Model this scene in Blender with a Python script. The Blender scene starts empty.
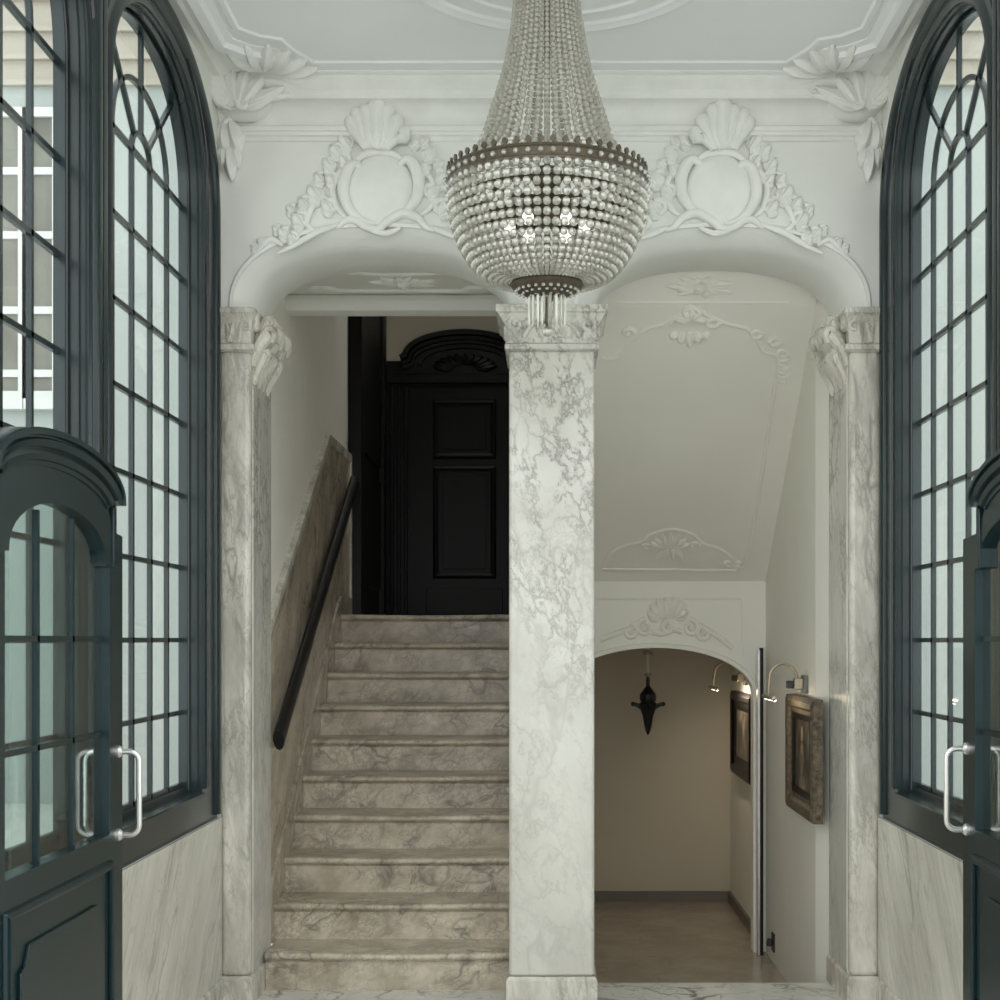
import bpy, bmesh, math, random
from mathutils import Vector, Matrix
from mathutils.geometry import tessellate_polygon
random.seed(7)
PI = math.pi
scene = bpy.context.scene
COL = scene.collection
R = math.radians
F, VX, VY, EYE = 1450.0, 550.0, 640.0, 1.56      # calibrated focal length (px), vanishing point, eye height

def P(px, py, D):
    return Vector(((px - VX) * D / F, D, EYE - (py - VY) * D / F))

# ------------------------------------------------------------------ materials
def new_mat(name):
    m = bpy.data.materials.new(name); m.use_nodes = True
    nt = m.node_tree
    return m, nt, nt.nodes['Principled BSDF']

def ramp(nt, fac, stops):
    r = nt.nodes.new('ShaderNodeValToRGB')
    cr = r.color_ramp
    while len(cr.elements) < len(stops): cr.elements.new(0.5)
    for e, (p, c) in zip(cr.elements, stops):
        e.position = p; e.color = (*c, 1)
    nt.links.new(fac, r.inputs[0])
    return r.outputs[0]

def coords(nt, scale=(1, 1, 1), rot=(0, 0, 0)):
    g = nt.nodes.new('ShaderNodeNewGeometry')
    mr = nt.nodes.new('ShaderNodeMapping'); mr.inputs['Rotation'].default_value = rot
    nt.links.new(g.outputs['Position'], mr.inputs[0])
    mp = nt.nodes.new('ShaderNodeMapping'); mp.inputs['Scale'].default_value = scale
    nt.links.new(mr.outputs[0], mp.inputs[0])
    return mp.outputs[0]

def noise(nt, co, scale, detail=4, rough=.55, dist=0.0):
    n = nt.nodes.new('ShaderNodeTexNoise')
    n.inputs['Scale'].default_value = scale
    n.inputs['Detail'].default_value = detail
    n.inputs['Roughness'].default_value = rough
    n.inputs['Distortion'].default_value = dist
    nt.links.new(co, n.inputs['Vector'])
    return n.outputs['Fac']

def math_node(nt, op, a, b=None):
    n = nt.nodes.new('ShaderNodeMath'); n.operation = op
    for i, v in enumerate((a, b)):
        if v is None: continue
        if isinstance(v, (int, float)): n.inputs[i].default_value = v
        else: nt.links.new(v, n.inputs[i])
    return n.outputs[0]

def mixc(nt, fac, a, b, mode='MIX'):
    n = nt.nodes.new('ShaderNodeMix'); n.data_type = 'RGBA'; n.blend_type = mode
    if isinstance(fac, (int, float)): n.inputs[0].default_value = fac
    else: nt.links.new(fac, n.inputs[0])
    for i, v in ((6, a), (7, b)):
        if isinstance(v, tuple): n.inputs[i].default_value = (*v, 1)
        else: nt.links.new(v, n.inputs[i])
    return n.outputs[2]

def add_bump(nt, bsdf, h, strength, dist=.01):
    b = nt.nodes.new('ShaderNodeBump')
    b.inputs['Strength'].default_value = strength
    b.inputs['Distance'].default_value = dist
    nt.links.new(h, b.inputs['Height'])
    nt.links.new(b.outputs[0], bsdf.inputs['Normal'])

def plain(name, col, rough=.5, metal=0.0, var=0.06, vscale=6, bump=0.0, bscale=60, coat=0.0, spec=.5):
    m, nt, b = new_mat(name); b.inputs['Specular IOR Level'].default_value = spec
    co = coords(nt)
    n = noise(nt, co, vscale, 3)
    lo = tuple(c * (1 - var) for c in col); hi = tuple(min(1, c * (1 + var)) for c in col)
    nt.links.new(ramp(nt, n, [(.3, lo), (.7, hi)]), b.inputs['Base Color'])
    b.inputs['Roughness'].default_value = rough
    b.inputs['Metallic'].default_value = metal
    if coat: b.inputs['Coat Weight'].default_value = coat; b.inputs['Coat Roughness'].default_value = .12
    if bump: add_bump(nt, b, noise(nt, co, bscale, 3), bump)
    return m

def marble(name, base, tint, vein, scale, rot, width=.05, amount=.8, rough=.25, cloud=.55, stretch=(1, 1, 1), crack=0.0, cscale=9.0, crise=None):
    """stone with turbulent thin veins and cloudy patches"""
    m, nt, b = new_mat(name)
    co = coords(nt, stretch, rot)
    warp = nt.nodes.new('ShaderNodeTexNoise'); warp.inputs['Scale'].default_value = scale * .8
    warp.inputs['Detail'].default_value = 5
    nt.links.new(co, warp.inputs['Vector'])
    vm = nt.nodes.new('ShaderNodeVectorMath'); vm.operation = 'MULTIPLY_ADD'
    nt.links.new(warp.outputs['Color'], vm.inputs[0])
    vm.inputs[1].default_value = (.35 / scale * 2,) * 3
    nt.links.new(co, vm.inputs[2])
    n1 = noise(nt, vm.outputs[0], scale, 3, .5, .4)
    v1 = math_node(nt, 'ABSOLUTE', math_node(nt, 'SUBTRACT', n1, .5))
    f1 = ramp(nt, v1, [(0, (1, 1, 1)), (width, (0, 0, 0))])
    n2 = noise(nt, vm.outputs[0], scale * 2.7, 4, .6, .6)
    v2 = math_node(nt, 'ABSOLUTE', math_node(nt, 'SUBTRACT', n2, .47))
    f2 = ramp(nt, v2, [(0, (.7, .7, .7)), (width * .7, (0, 0, 0))])
    mask = ramp(nt, noise(nt, co, scale * .55, 2), [(.40, (.1, .1, .1)), (.62, (1, 1, 1))])
    vs = mixc(nt, 1.0, mixc(nt, 1.0, f1, f2, 'LIGHTEN'), mask, 'MULTIPLY')
    cl = ramp(nt, noise(nt, vm.outputs[0], scale * .9, 4, .6), [(.35, base), (.35 + cloud * .5, tint)])
    am = math_node(nt, 'MULTIPLY', vs, amount)
    if crack:
        vo = nt.nodes.new('ShaderNodeTexVoronoi'); vo.feature = 'DISTANCE_TO_EDGE'
        vo.inputs['Scale'].default_value = cscale
        w2 = nt.nodes.new('ShaderNodeTexNoise'); w2.inputs['Scale'].default_value = cscale * .55; w2.inputs['Detail'].default_value = 8; w2.inputs['Roughness'].default_value = .66
        nt.links.new(co, w2.inputs['Vector'])
        v3 = nt.nodes.new('ShaderNodeVectorMath'); v3.operation = 'MULTIPLY_ADD'
        nt.links.new(w2.outputs['Color'], v3.inputs[0]); v3.inputs[1].default_value = (4.2 / cscale,) * 3
        nt.links.new(co, v3.inputs[2]); nt.links.new(v3.outputs[0], vo.inputs['Vector'])
        cf = ramp(nt, vo.outputs['Distance'], [(0, (1, 1, 1)), (.05, (.45, .45, .45)), (.16, (0, 0, 0))])
        mk = ramp(nt, noise(nt, co, cscale * .35, 3), [(.40, (0, 0, 0)), (.58, (1, 1, 1))])
        cf = mixc(nt, 1.0, cf, mk, 'MULTIPLY')
        if crise:
            g2 = nt.nodes.new('ShaderNodeNewGeometry'); sx = nt.nodes.new('ShaderNodeSeparateXYZ')
            nt.links.new(g2.outputs['Position'], sx.inputs[0])
            mr2 = nt.nodes.new('ShaderNodeMapRange')
            nt.links.new(sx.outputs[2], mr2.inputs[0])
            mr2.inputs[1].default_value, mr2.inputs[2].default_value, mr2.inputs[3].default_value, mr2.inputs[4].default_value = crise[0], crise[1], .3, 1
            cf = math_node(nt, 'MULTIPLY', cf, mr2.outputs[0])
        am = math_node(nt, 'MAXIMUM', am, math_node(nt, 'MULTIPLY', cf, crack))
    nt.links.new(mixc(nt, am, cl, vein), b.inputs['Base Color'])
    b.inputs['Roughness'].default_value = rough
    return m

def glass_mat(name, tint=(.93, .96, .95), refl=1.0):
    m, nt, b = new_mat(name)
    nt.nodes.remove(b)
    out = nt.nodes['Material Output']
    t = nt.nodes.new('ShaderNodeBsdfTransparent'); t.inputs[0].default_value = (*tint, 1)
    g = nt.nodes.new('ShaderNodeBsdfGlossy'); g.inputs['Roughness'].default_value = .02
    lw = nt.nodes.new('ShaderNodeLayerWeight'); lw.inputs[0].default_value = .5
    f = math_node(nt, 'MULTIPLY', math_node(nt, 'POWER', lw.outputs['Facing'], 4.0), .5 * refl)
    f = math_node(nt, 'ADD', f, .025 * refl)
    mx = nt.nodes.new('ShaderNodeMixShader')
    nt.links.new(f, mx.inputs[0]); nt.links.new(t.outputs[0], mx.inputs[1]); nt.links.new(g.outputs[0], mx.inputs[2])
    nt.links.new(mx.outputs[0], out.inputs[0])
    return m

def crystal_mat(name):
    m, nt, b = new_mat(name)
    nt.nodes.remove(b)
    out = nt.nodes['Material Output']
    t = nt.nodes.new('ShaderNodeBsdfTransparent'); t.inputs[0].default_value = (.95, .95, .92, 1)
    g = nt.nodes.new('ShaderNodeBsdfGlossy'); g.inputs['Roughness'].default_value = .06
    g.inputs[0].default_value = (.92, .91, .86, 1)
    d = nt.nodes.new('ShaderNodeBsdfDiffuse'); d.inputs[0].default_value = (.63, .62, .56, 1)
    tr = nt.nodes.new('ShaderNodeBsdfTranslucent'); tr.inputs[0].default_value = (.66, .65, .59, 1)
    lw = nt.nodes.new('ShaderNodeLayerWeight'); lw.inputs[0].default_value = .35
    m1 = nt.nodes.new('ShaderNodeMixShader'); m1.inputs[0].default_value = .4
    nt.links.new(d.outputs[0], m1.inputs[1]); nt.links.new(tr.outputs[0], m1.inputs[2])
    m2 = nt.nodes.new('ShaderNodeMixShader'); m2.inputs[0].default_value = .42
    nt.links.new(m1.outputs[0], m2.inputs[1]); nt.links.new(t.outputs[0], m2.inputs[2])
    m3 = nt.nodes.new('ShaderNodeMixShader')
    nt.links.new(math_node(nt, 'ADD', math_node(nt, 'MULTIPLY', lw.outputs['Fresnel'], .6), .15), m3.inputs[0])
    nt.links.new(m2.outputs[0], m3.inputs[1]); nt.links.new(g.outputs[0], m3.inputs[2])
    nt.links.new(m3.outputs[0], out.inputs[0])
    return m

def emit_mat(name, col, strength):
    m, nt, b = new_mat(name)
    b.inputs['Base Color'].default_value = (*col, 1)
    b.inputs['Emission Color'].default_value = (*col, 1)
    b.inputs['Emission Strength'].default_value = strength
    return m

MAT = {}
MAT['plaster'] = plain('plaster', (.74, .745, .70), .6, var=.03, vscale=2.5, bump=.08, bscale=40)
MAT['ceiling'] = plain('ceiling paint', (.79, .805, .79), .6, var=.02, vscale=2)
MAT['stucco'] = plain('stucco', (.76, .762, .72), .55, var=.04, vscale=9)
MAT['cream'] = plain('cream wall paint', (.86, .83, .755), .6, var=.04, vscale=1.5)
MAT['passage'] = plain('passage wall paint', (.80, .785, .715), .55, var=.04, vscale=1.2)
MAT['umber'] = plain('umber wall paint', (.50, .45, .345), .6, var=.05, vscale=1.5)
MAT['paint'] = plain('dark green paint', (.010, .0205, .0225), .24, var=.18, vscale=5, bump=.05, bscale=25)
MAT['doorpaint'] = plain('door paint', (.0035, .0155, .018), .27, var=.12, vscale=4, spec=.38)
MAT['blackwood'] = plain('black wood', (.0035, .0033, .003), .4, var=.3, vscale=9, spec=.2)
MAT['blackiron'] = plain('black iron', (.006, .006, .0065), .45, var=.2, vscale=20, spec=.3)
MAT['bronze'] = plain('bronze', (.095, .078, .053), .45, metal=.5, var=.25, vscale=60)
MAT['brass'] = plain('aged brass', (.42, .36, .27), .35, metal=.8, var=.1, vscale=50)
MAT['steel'] = plain('satin steel', (.74, .73, .70), .28, metal=.9, var=.05, vscale=30)
MAT['rubber'] = plain('dark plastic', (.03, .03, .032), .5)
MAT['skirt'] = plain('grey brown skirting', (.16, .145, .12), .5)
MAT['greybox'] = plain('grey lacquer', (.13, .14, .14), .4)
MAT['gilt'] = plain('dull gilt', (.12, .092, .06), .5, metal=.3, var=.6, vscale=45, bump=.5, bscale=110)
MAT['facade'] = plain('pale facade', (.35, .385, .37), .8, var=.02, vscale=.6)
MAT['facadetop'] = plain('beige facade', (.40, .365, .31), .8, var=.03, vscale=.6)
MAT['whitetrim'] = plain('white window paint', (.60, .62, .60), .5)
MAT['extglass'] = plain('far window glass', (.17, .165, .14), .5, var=.3, vscale=1.5)
MAT['paving'] = plain('outdoor paving', (.50, .49, .46), .8, var=.1, vscale=3)
MAT['marble_pillar'] = marble('white veined marble', (.64, .625, .565), (.54, .525, .47), (.22, .205, .175), 3.6, (0, .25, .3), .03, .5, stretch=(1, 1, .62), crack=.95, cscale=9, crise=(.9, 2.3))
MAT['marble_grey'] = marble('grey streaked marble', (.72, .695, .61), (.50, .475, .405), (.20, .185, .155), 6.5, (0, .12, .2), .05, .7, stretch=(1.4, 1.4, .4), crack=.6, cscale=16)
MAT['marble_dado'] = marble('cream dado marble', (.66, .635, .56), (.54, .515, .45), (.27, .25, .21), 4.5, (R(38), 0, 0), .035, .65, stretch=(1, 1.8, .35), crack=.35, cscale=10)
MAT['marble_step'] = marble('worn stair marble', (.64, .565, .45), (.42, .36, .27), (.13, .115, .09), 6.5, (.3, .5, .7), .06, .8, rough=.3, stretch=(1, 1, 1.3), crack=.6, cscale=15)
MAT['marble_floor'] = marble('white floor marble', (.72, .71, .665), (.60, .59, .54), (.09, .085, .07), 3.2, (.1, .2, .4), .03, .85, rough=.18)
MAT['marble_brown'] = marble('warm floor marble', (.40, .345, .275), (.32, .275, .215), (.25, .21, .165), 4, (.1, .2, .1), .05, .5, rough=.22)
MAT['marble_rake'] = marble('warm wall marble', (.60, .515, .40), (.44, .375, .285), (.13, .115, .095), 5, (.7, .2, .1), .05, .7, rough=.25, stretch=(1, 1.4, .7), crack=.5, cscale=13)
MAT['pane'] = glass_mat('window glass')
MAT['doorpane'] = glass_mat('door glass', (.80, .88, .87), 1.6)
MAT['crystal'] = crystal_mat('crystal')
MAT['bulb'] = emit_mat('lit bulb', (1, .97, .9), .55)
MAT['lampglow'] = emit_mat('picture lamp tube', (1, .86, .66), 5)

def canvas_mat(name, cols, scale):
    m, nt, b = new_mat(name)
    co = coords(nt, (1, 1, .8))
    n = noise(nt, co, scale, 5, .6, .8)
    nt.links.new(ramp(nt, n, [(.3, cols[0]), (.5, cols[1]), (.62, cols[2])]), b.inputs['Base Color'])
    b.inputs['Roughness'].default_value = .35
    return m
MAT['canvas'] = canvas_mat('old painting', [(.012, .011, .010), (.03, .026, .02), (.09, .072, .048)], 7)
MAT['figure'] = canvas_mat('painted figure', [(.06, .05, .035), (.14, .115, .08), (.24, .20, .14)], 14)
MAT['canvas2'] = canvas_mat('small painting', [(.02, .018, .015), (.07, .06, .045), (.17, .15, .115)], 6)

# ------------------------------------------------------------------ mesh builder
class MB:
    def __init__(s): s.v = []; s.f = []
    def add(s, vs, fs):
        k = len(s.v); s.v += [tuple(v) for v in vs]; s.f += [tuple(i + k for i in f) for f in fs]
        return s
    def box(s, x0, x1, y0, y1, z0, z1):
        return s.add([(x0,y0,z0),(x1,y0,z0),(x1,y1,z0),(x0,y1,z0),(x0,y0,z1),(x1,y0,z1),(x1,y1,z1),(x0,y1,z1)],
                     [(0,3,2,1),(4,5,6,7),(0,1,5,4),(1,2,6,5),(2,3,7,6),(3,0,4,7)])
    def loft(s, rings, cap=True, closed=True):
        n = len(rings[0]); vs = [p for r in rings for p in r]; fs = []
        for i in range(len(rings) - 1):
            for j in range(n if closed else n - 1):
                a = i * n + j; b = i * n + (j + 1) % n
                fs.append((a, b, b + n, a + n))
        if cap: fs += [tuple(range(n - 1, -1, -1)), tuple(range((len(rings) - 1) * n, len(rings) * n))]
        return s.add(vs, fs)
    def rects(s, lst):
        return s.loft([[(x0,y0,z),(x1,y0,z),(x1,y1,z),(x0,y1,z)] for x0,x1,y0,y1,z in lst])
    def tube(s, path, rad, n=8, cap=True):
        path = [Vector(p) for p in path]; N = len(path)
        if not isinstance(rad, (list, tuple)): rad = [rad] * N
        rings = []; ref = None
        for i, p in enumerate(path):
            t = (path[min(i + 1, N - 1)] - path[max(i - 1, 0)]).normalized()
            if ref is None:
                ref = Vector((0, 0, 1)) if abs(t.z) < .9 else Vector((1, 0, 0))
            a = (ref - t * ref.dot(t)).normalized(); ref = a; b = t.cross(a)
            rings.append([p + (a * math.cos(2*PI*k/n) + b * math.sin(2*PI*k/n)) * rad[i] for k in range(n)])
        return s.loft(rings, cap)
    def lathe(s, prof, c=(0, 0, 0), n=24, cap=True):
        return s.loft([[(c[0] + r*math.cos(2*PI*k/n), c[1] + r*math.sin(2*PI*k/n), c[2] + z) for k in range(n)] for r, z in prof], cap)
    def ball(s, c, r, n=8, m=5, sc=(1, 1, 1)):
        vs = [(c[0], c[1], c[2] + r*sc[2])]; fs = []
        for i in range(1, m):
            a = PI * i / m
            vs += [(c[0] + r*sc[0]*math.sin(a)*math.cos(2*PI*k/n), c[1] + r*sc[1]*math.sin(a)*math.sin(2*PI*k/n), c[2] + r*sc[2]*math.cos(a)) for k in range(n)]
        vs.append((c[0], c[1], c[2] - r*sc[2]))
        for k in range(n):
            fs.append((0, 1 + k, 1 + (k + 1) % n))
            for i in range(m - 2):
                a = 1 + i*n + k; b = 1 + i*n + (k + 1) % n
                fs.append((a, a + n, b + n, b))
            l = 1 + (m - 2) * n
            fs.append((l + k, len(vs) - 1, l + (k + 1) % n))
        return s.add(vs, fs)
    def sweep(s, path, prof, to3, closed=False, cap=True):
        """profile (u = in-plane outward offset, v = depth) swept along a plane path; to3(a, b, depth)"""
        N = len(path); rings = []
        for i in range(N):
            p = path[i]
            a = path[(i - 1) % N] if closed or i else None
            c = path[(i + 1) % N] if closed or i < N - 1 else None
            def nrm(q, r):
                dx, dy = r[0] - q[0], r[1] - q[1]; l = math.hypot(dx, dy) or 1
                return (-dy / l, dx / l)
            if a is None: nx, ny = nrm(p, c)
            elif c is None: nx, ny = nrm(a, p)
            else:
                n1 = nrm(a, p); n2 = nrm(p, c)
                nx, ny = n1[0] + n2[0], n1[1] + n2[1]; l = math.hypot(nx, ny) or 1
                nx /= l; ny /= l
                k = max(.35, nx * n1[0] + ny * n1[1]); nx /= k; ny /= k
            rings.append([to3(p[0] + nx*u, p[1] + ny*u, v) for u, v in prof])
        if closed: rings.append(rings[0])
        return s.loft(rings, cap and not closed)
    def slab(s, outer, holes, to3, d0, d1):
        loops = [outer] + holes
        tri = tessellate_polygon([[Vector((a, b, 0)) for a, b in l] for l in loops])
        flat = [p for l in loops for p in l]; n = len(flat)
        vs = [to3(a, b, d0) for a, b in flat] + [to3(a, b, d1) for a, b in flat]
        fs = [tuple(t) for t in tri] + [tuple(i + n for i in reversed(t)) for t in tri]
        k = 0
        for l in loops:
            m = len(l)
            for i in range(m):
                a, b = k + i, k + (i + 1) % m
                fs.append((a, b, b + n, a + n))
            k += m
        return s.add(vs, fs)
    def relief(s, path, rad, to3, depth=.6, n=8, lift=.15):
        """tapered rounded strand lying on a surface; path in plane units (metres)"""
        N = len(path)
        if not isinstance(rad, (list, tuple)): rad = [rad] * N
        rings = []
        for i, p in enumerate(path):
            q = path[min(i + 1, N - 1)]; o = path[max(i - 1, 0)]
            dx, dy = q[0] - o[0], q[1] - o[1]; l = math.hypot(dx, dy) or 1
            nx, ny = -dy / l, dx / l; r = rad[i]
            rings.append([to3(p[0] + nx*r*math.cos(2*PI*k/n), p[1] + ny*r*math.cos(2*PI*k/n), r*lift + r*depth*math.sin(2*PI*k/n)) for k in range(n)])
        return s.loft(rings)
    def build(s, name, mat, parent=None, mirror=False, smooth=30, bevel=0, segs=2, loc=None, merge=True):
        vs = [(-x, y, z) for x, y, z in s.v] if mirror else s.v
        if loc is not None: vs = [(x - loc[0], y - loc[1], z - loc[2]) for x, y, z in vs]
        me = bpy.data.meshes.new(name); me.from_pydata(vs, [], s.f)
        bm = bmesh.new(); bm.from_mesh(me)
        if merge: bmesh.ops.remove_doubles(bm, verts=bm.verts, dist=1e-5)
        bmesh.ops.recalc_face_normals(bm, faces=bm.faces)
        bm.to_mesh(me); bm.free()
        me.materials.append(MAT[mat])
        if smooth:
            me.shade_smooth(); me.set_sharp_from_angle(angle=R(smooth))
        o = bpy.data.objects.new(name, me); COL.objects.link(o)
        if loc is not None and parent is None: o.location = loc
        if parent: o.parent = parent
        if bevel:
            b = o.modifiers.new('bevel', 'BEVEL'); b.width = bevel; b.segments = segs; b.limit_method = 'ANGLE'; b.angle_limit = R(40)
        return o

def tag(o, label=None, cat=None, group=None, kind=None):
    for k, v in (('label', label), ('category', cat), ('group', group), ('kind', kind)):
        if v: o[k] = v
    return o

def thing(name, label, cat, loc=(0, 0, 0), group=None, kind=None):
    o = bpy.data.objects.new(name, None); COL.objects.link(o)
    o.location = loc; o.empty_display_size = .1
    return tag(o, label, cat, group, kind)

def struct(o, label, cat): return tag(o, label, cat, None, 'structure')

def basket(c, hw, z0, rise, n=24, p=2.3, t0=PI, t1=0.0):
    out = []
    for i in range(n + 1):
        t = t0 + (t1 - t0) * i / n
        co, si = math.cos(t), math.sin(t)
        out.append((c + hw * math.copysign(abs(co) ** (2 / p), co), z0 + rise * abs(si) ** (2 / p)))
    return out

def spiral(cx, cy, r0, r1, a0, turns, n=26):
    return [(cx + (r0 + (r1 - r0)*i/n) * math.cos(a0 + turns*2*PI*i/n), cy + (r0 + (r1 - r0)*i/n) * math.sin(a0 + turns*2*PI*i/n)) for i in range(n + 1)]

def smooth_path(pts, k=5):
    """Catmull-Rom through the points"""
    out = []; n = len(pts)
    for i in range(n - 1):
        p0, p1, p2, p3 = pts[max(i-1, 0)], pts[i], pts[i+1], pts[min(i+2, n-1)]
        for j in range(k):
            t = j / k
            out.append(tuple(.5*(2*b + (c - a)*t + (2*a - 5*b + 4*c - d)*t*t + (3*b - a - 3*c + d)*t**3) for a, b, c, d in zip(p0, p1, p2, p3)))
    out.append(tuple(pts[-1]))
    return out

def interp(vals, n):
    out = []
    for i in range(n):
        t = i / (n - 1) * (len(vals) - 1); k = min(int(t), len(vals) - 2); f = t - k
        out.append(vals[k] * (1 - f) + vals[k + 1] * f)
    return out

# ------------------------------------------------------------------ main dimensions
HW = 1.41            # half width of the hall
YF, YB = 6.20, 6.65  # front and back of the arcade wall
YN = 2.75            # near end of the hall
CZ = 3.93            # ceiling
SPR = 2.98           # arch springing
XL, XM0, XM1, XR = -1.31, -.175, .19, 1.245   # stair wall, middle pier, passage wall
RISE, TREAD, Y1 = .1715, .27, 6.46

toXZ = lambda a, b, d: (a, d, b)

# floor, ground
struct(MB().box(-1.6, 1.6, YN, 6.6, -.3, 0).build('floor', 'marble_floor', smooth=0), 'white marble floor with dark veins at the foot of the pillars', 'floor')
struct(MB().box(-9, 9, -8, YN, -.3, -.02).build('ground_front', 'paving', smooth=0), 'pale paving outside the entrance', 'ground')
struct(MB().box(-9, -1.6, YN, 16, -.3, -.02).build('ground_left', 'paving', smooth=0), 'paving of the courtyard behind the left windows', 'ground')
struct(MB().box(1.6, 9, YN, 16, -.3, -.02).build('ground_right', 'paving', smooth=0), 'paving of the courtyard behind the right windows', 'ground')
struct(MB().box(XM1 - .02, XR + .05, 6.6, 10.1, -.36, -.24).build('floor_passage', 'marble_brown', smooth=0), 'warm brown marble floor of the low passage', 'floor')

# ceiling with cornice and sunk panel
cm = MB().box(-1.6, 1.6, YN, YB, CZ, CZ + .15)
struct(cm.build('ceiling', 'ceiling', smooth=0), 'white plaster ceiling with moulded edges', 'ceiling')
toCE = lambda a, b, d: (a, b, CZ - d)
edge = [(-1.277, YN), (-1.277, 5.72), (-1.20, 5.80), (-1.12, 5.83), (-1.09, 5.93), (-1.02, 6.06), (1.02, 6.06), (1.09, 5.93), (1.12, 5.83), (1.20, 5.80), (1.277, 5.72), (1.277, YN)]
pm = MB()
pm.sweep(edge, [(-.03, 0), (-.03, .006), (.0, .012), (.012, .03), (.05, .034), (.06, .02), (.09, .018), (.10, 0)], toCE)
inner = [(x * .955, y - .11) if y > YN else (x * .955, y) for x, y in edge]
pm.sweep(inner, [(-.02, 0), (-.012, .008), (.008, .008), (.016, 0)], toCE)
struct(pm.build('trim_1', 'ceiling'), 'moulded border running round the white ceiling panel', 'moulding')

# cornice over the arcade wall (profile in y,z swept along x)
def xprofile(prof, x0, x1): return MB().loft([[(x0, y, z) for y, z in prof], [(x1, y, z) for y, z in prof]])
cor = [(YF, 3.688), (6.188, 3.692), (6.180, 3.704), (6.165, 3.708), (6.160, 3.718), (6.150, 3.722), (6.150, 3.740), (6.158, 3.745)]
cor += [(6.178 - .07 * (1 - math.cos(t)), 3.745 + .09 * math.sin(t)) for t in [PI/2 * i / 8 for i in range(9)]]
cor += [(6.095, 3.838), (6.085, 3.85), (6.085, 3.872), (6.07, 3.885), (6.055, 3.90), (6.055, CZ), (YF, CZ)]
struct(xprofile(cor, -HW, HW).build('trim_2', 'stucco'), 'white cornice with a hollow frieze under the ceiling', 'cornice')
for s, nm in ((-1, 'trim_3'), (1, 'trim_4')):
    b = MB().loft([[(s*HW, y, CZ), (s*HW, y, 3.915), (s*1.37, y, 3.905), (s*1.345, y, 3.915), (s*1.33, y, CZ)] for y in (YN, YF - .02)])
    struct(b.build(nm, 'stucco'), 'narrow white cornice along the ceiling above the %s windows' % ('left' if s < 0 else 'right'), 'cornice')

# ------------------------------------------------------------------ arcade wall with two basket arches
oin = [basket(-.729, .554, SPR, .272, 32, 2.35), basket(.7365, .5465, SPR, .272, 32, 2.35)]
oout = [basket(-.729, .632, SPR, .352, 32, 2.3), basket(.7365, .6245, SPR, .352, 32, 2.3)]
aw = MB()
def arch_outline(arcs):
    o = [(-HW, CZ), (-HW, SPR)] + arcs[0] + arcs[1] + [(HW, SPR), (HW, CZ)]
    return o
for arcs, y in ((oout, YF), (oin, YB)):
    o = arch_outline(arcs)
    tri = tessellate_polygon([[Vector((a, b, 0)) for a, b in o]])
    aw.add([(a, y, b) for a, b in o], [tuple(t) for t in tri])
for k in (0, 1):
    steps = [(0, YF), (.18, YF + .012), (.45, YF + .035), (.75, YF + .075), (1, YF + .12)]
    rings = [[(a + (c - a) * t, y, b + (d - b) * t) for (a, b), (c, d) in zip(oout[k], oin[k])] for t, y in steps]
    rings.append([(a, YB, b) for a, b in oin[k]])
    aw.loft(rings, cap=False, closed=False)
wall_back = aw.build('wall_back', 'plaster', smooth=35)
struct(wall_back, 'white plaster arcade wall with two low arches', 'wall')
am = MB()
for k in (0, 1): am.sweep(oout[k], [(-.006, YF + .002), (-.006, YF - .008), (.008, YF - .010), (.016, YF - .004), (.016, YF + .002)], toXZ)
am.build('arch_bead', 'plaster', wall_back)

# ------------------------------------------------------------------ pillars
def volute(mb, to3, cx, cz, r, a0, turns, w):
    p = spiral(cx, cz, r, r * .12, a0, turns, 30)
    mb.relief(p, interp([w, w * .9, w * .45], len(p)), to3, 1.0, 8, .3)
    mb.relief([(cx - r*.15, cz), (cx + r*.15, cz)], [r * .3, r * .3], to3, 1.0, 8, .3)

def leaf(mb, to3, base, tip, w, curl=0.0, depth=.9):
    """a lobe with three ribs from base to tip"""
    bx, bz = base; tx, tz = tip; dx, dz = tx - bx, tz - bz; nx, nz = -dz, dx
    for off, ww in ((0, 1.0), (-.28, .7), (.28, .7)):
        pts = []
        for i in range(9):
            t = i / 8
            o = off * math.sin(PI * min(1, t * .9 + .1)) * .9 + curl * t * t
            L = t * (1 if off == 0 else .86)
            pts.append((bx + dx * L + nx * o * w / max(1e-6, math.hypot(dx, dz)) * 1.6, bz + dz * L + nz * o * w / max(1e-6, math.hypot(dx, dz)) * 1.6))
        mb.relief(pts, [w * ww * k for k in (.25, .38, .5, .58, .62, .62, .55, .4, .12)], to3, depth, 7, .2)

# centre pillar
pil = thing('marble_pillar', 'white marble pillar with grey veins between the staircase and the passage', 'pillar', (0.0075, 6.42, 0))
def pp(mb, name, mat, parent, **k):
    l = parent.location
    return mb.build(name, mat, parent, loc=(l.x, l.y, l.z), **k)
pp(MB().box(XM0, XM1, YF, 6.64, .12, 2.80), 'shaft', 'marble_pillar', pil, bevel=.014, segs=3)
pp(MB().rects([(XM0 - .012, XM1 + .012, YF - .014, 6.645, 0), (XM0 - .012, XM1 + .012, YF - .014, 6.645, .105), (XM0 - .002, XM1 + .002, YF - .003, 6.645, .12)]), 'plinth', 'marble_grey', pil)
pp(MB().rects([(XM0 - .004, XM1 + .004, YF - .006, 6.64, 2.795), (XM0 - .018, XM1 + .018, YF - .02, 6.64, 2.803), (XM0 - .018, XM1 + .018, YF - .02, 6.64, 2.822), (XM0 - .004, XM1 + .004, YF - .006, 6.64, 2.83)]), 'necking', 'marble_pillar', pil)
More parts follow.
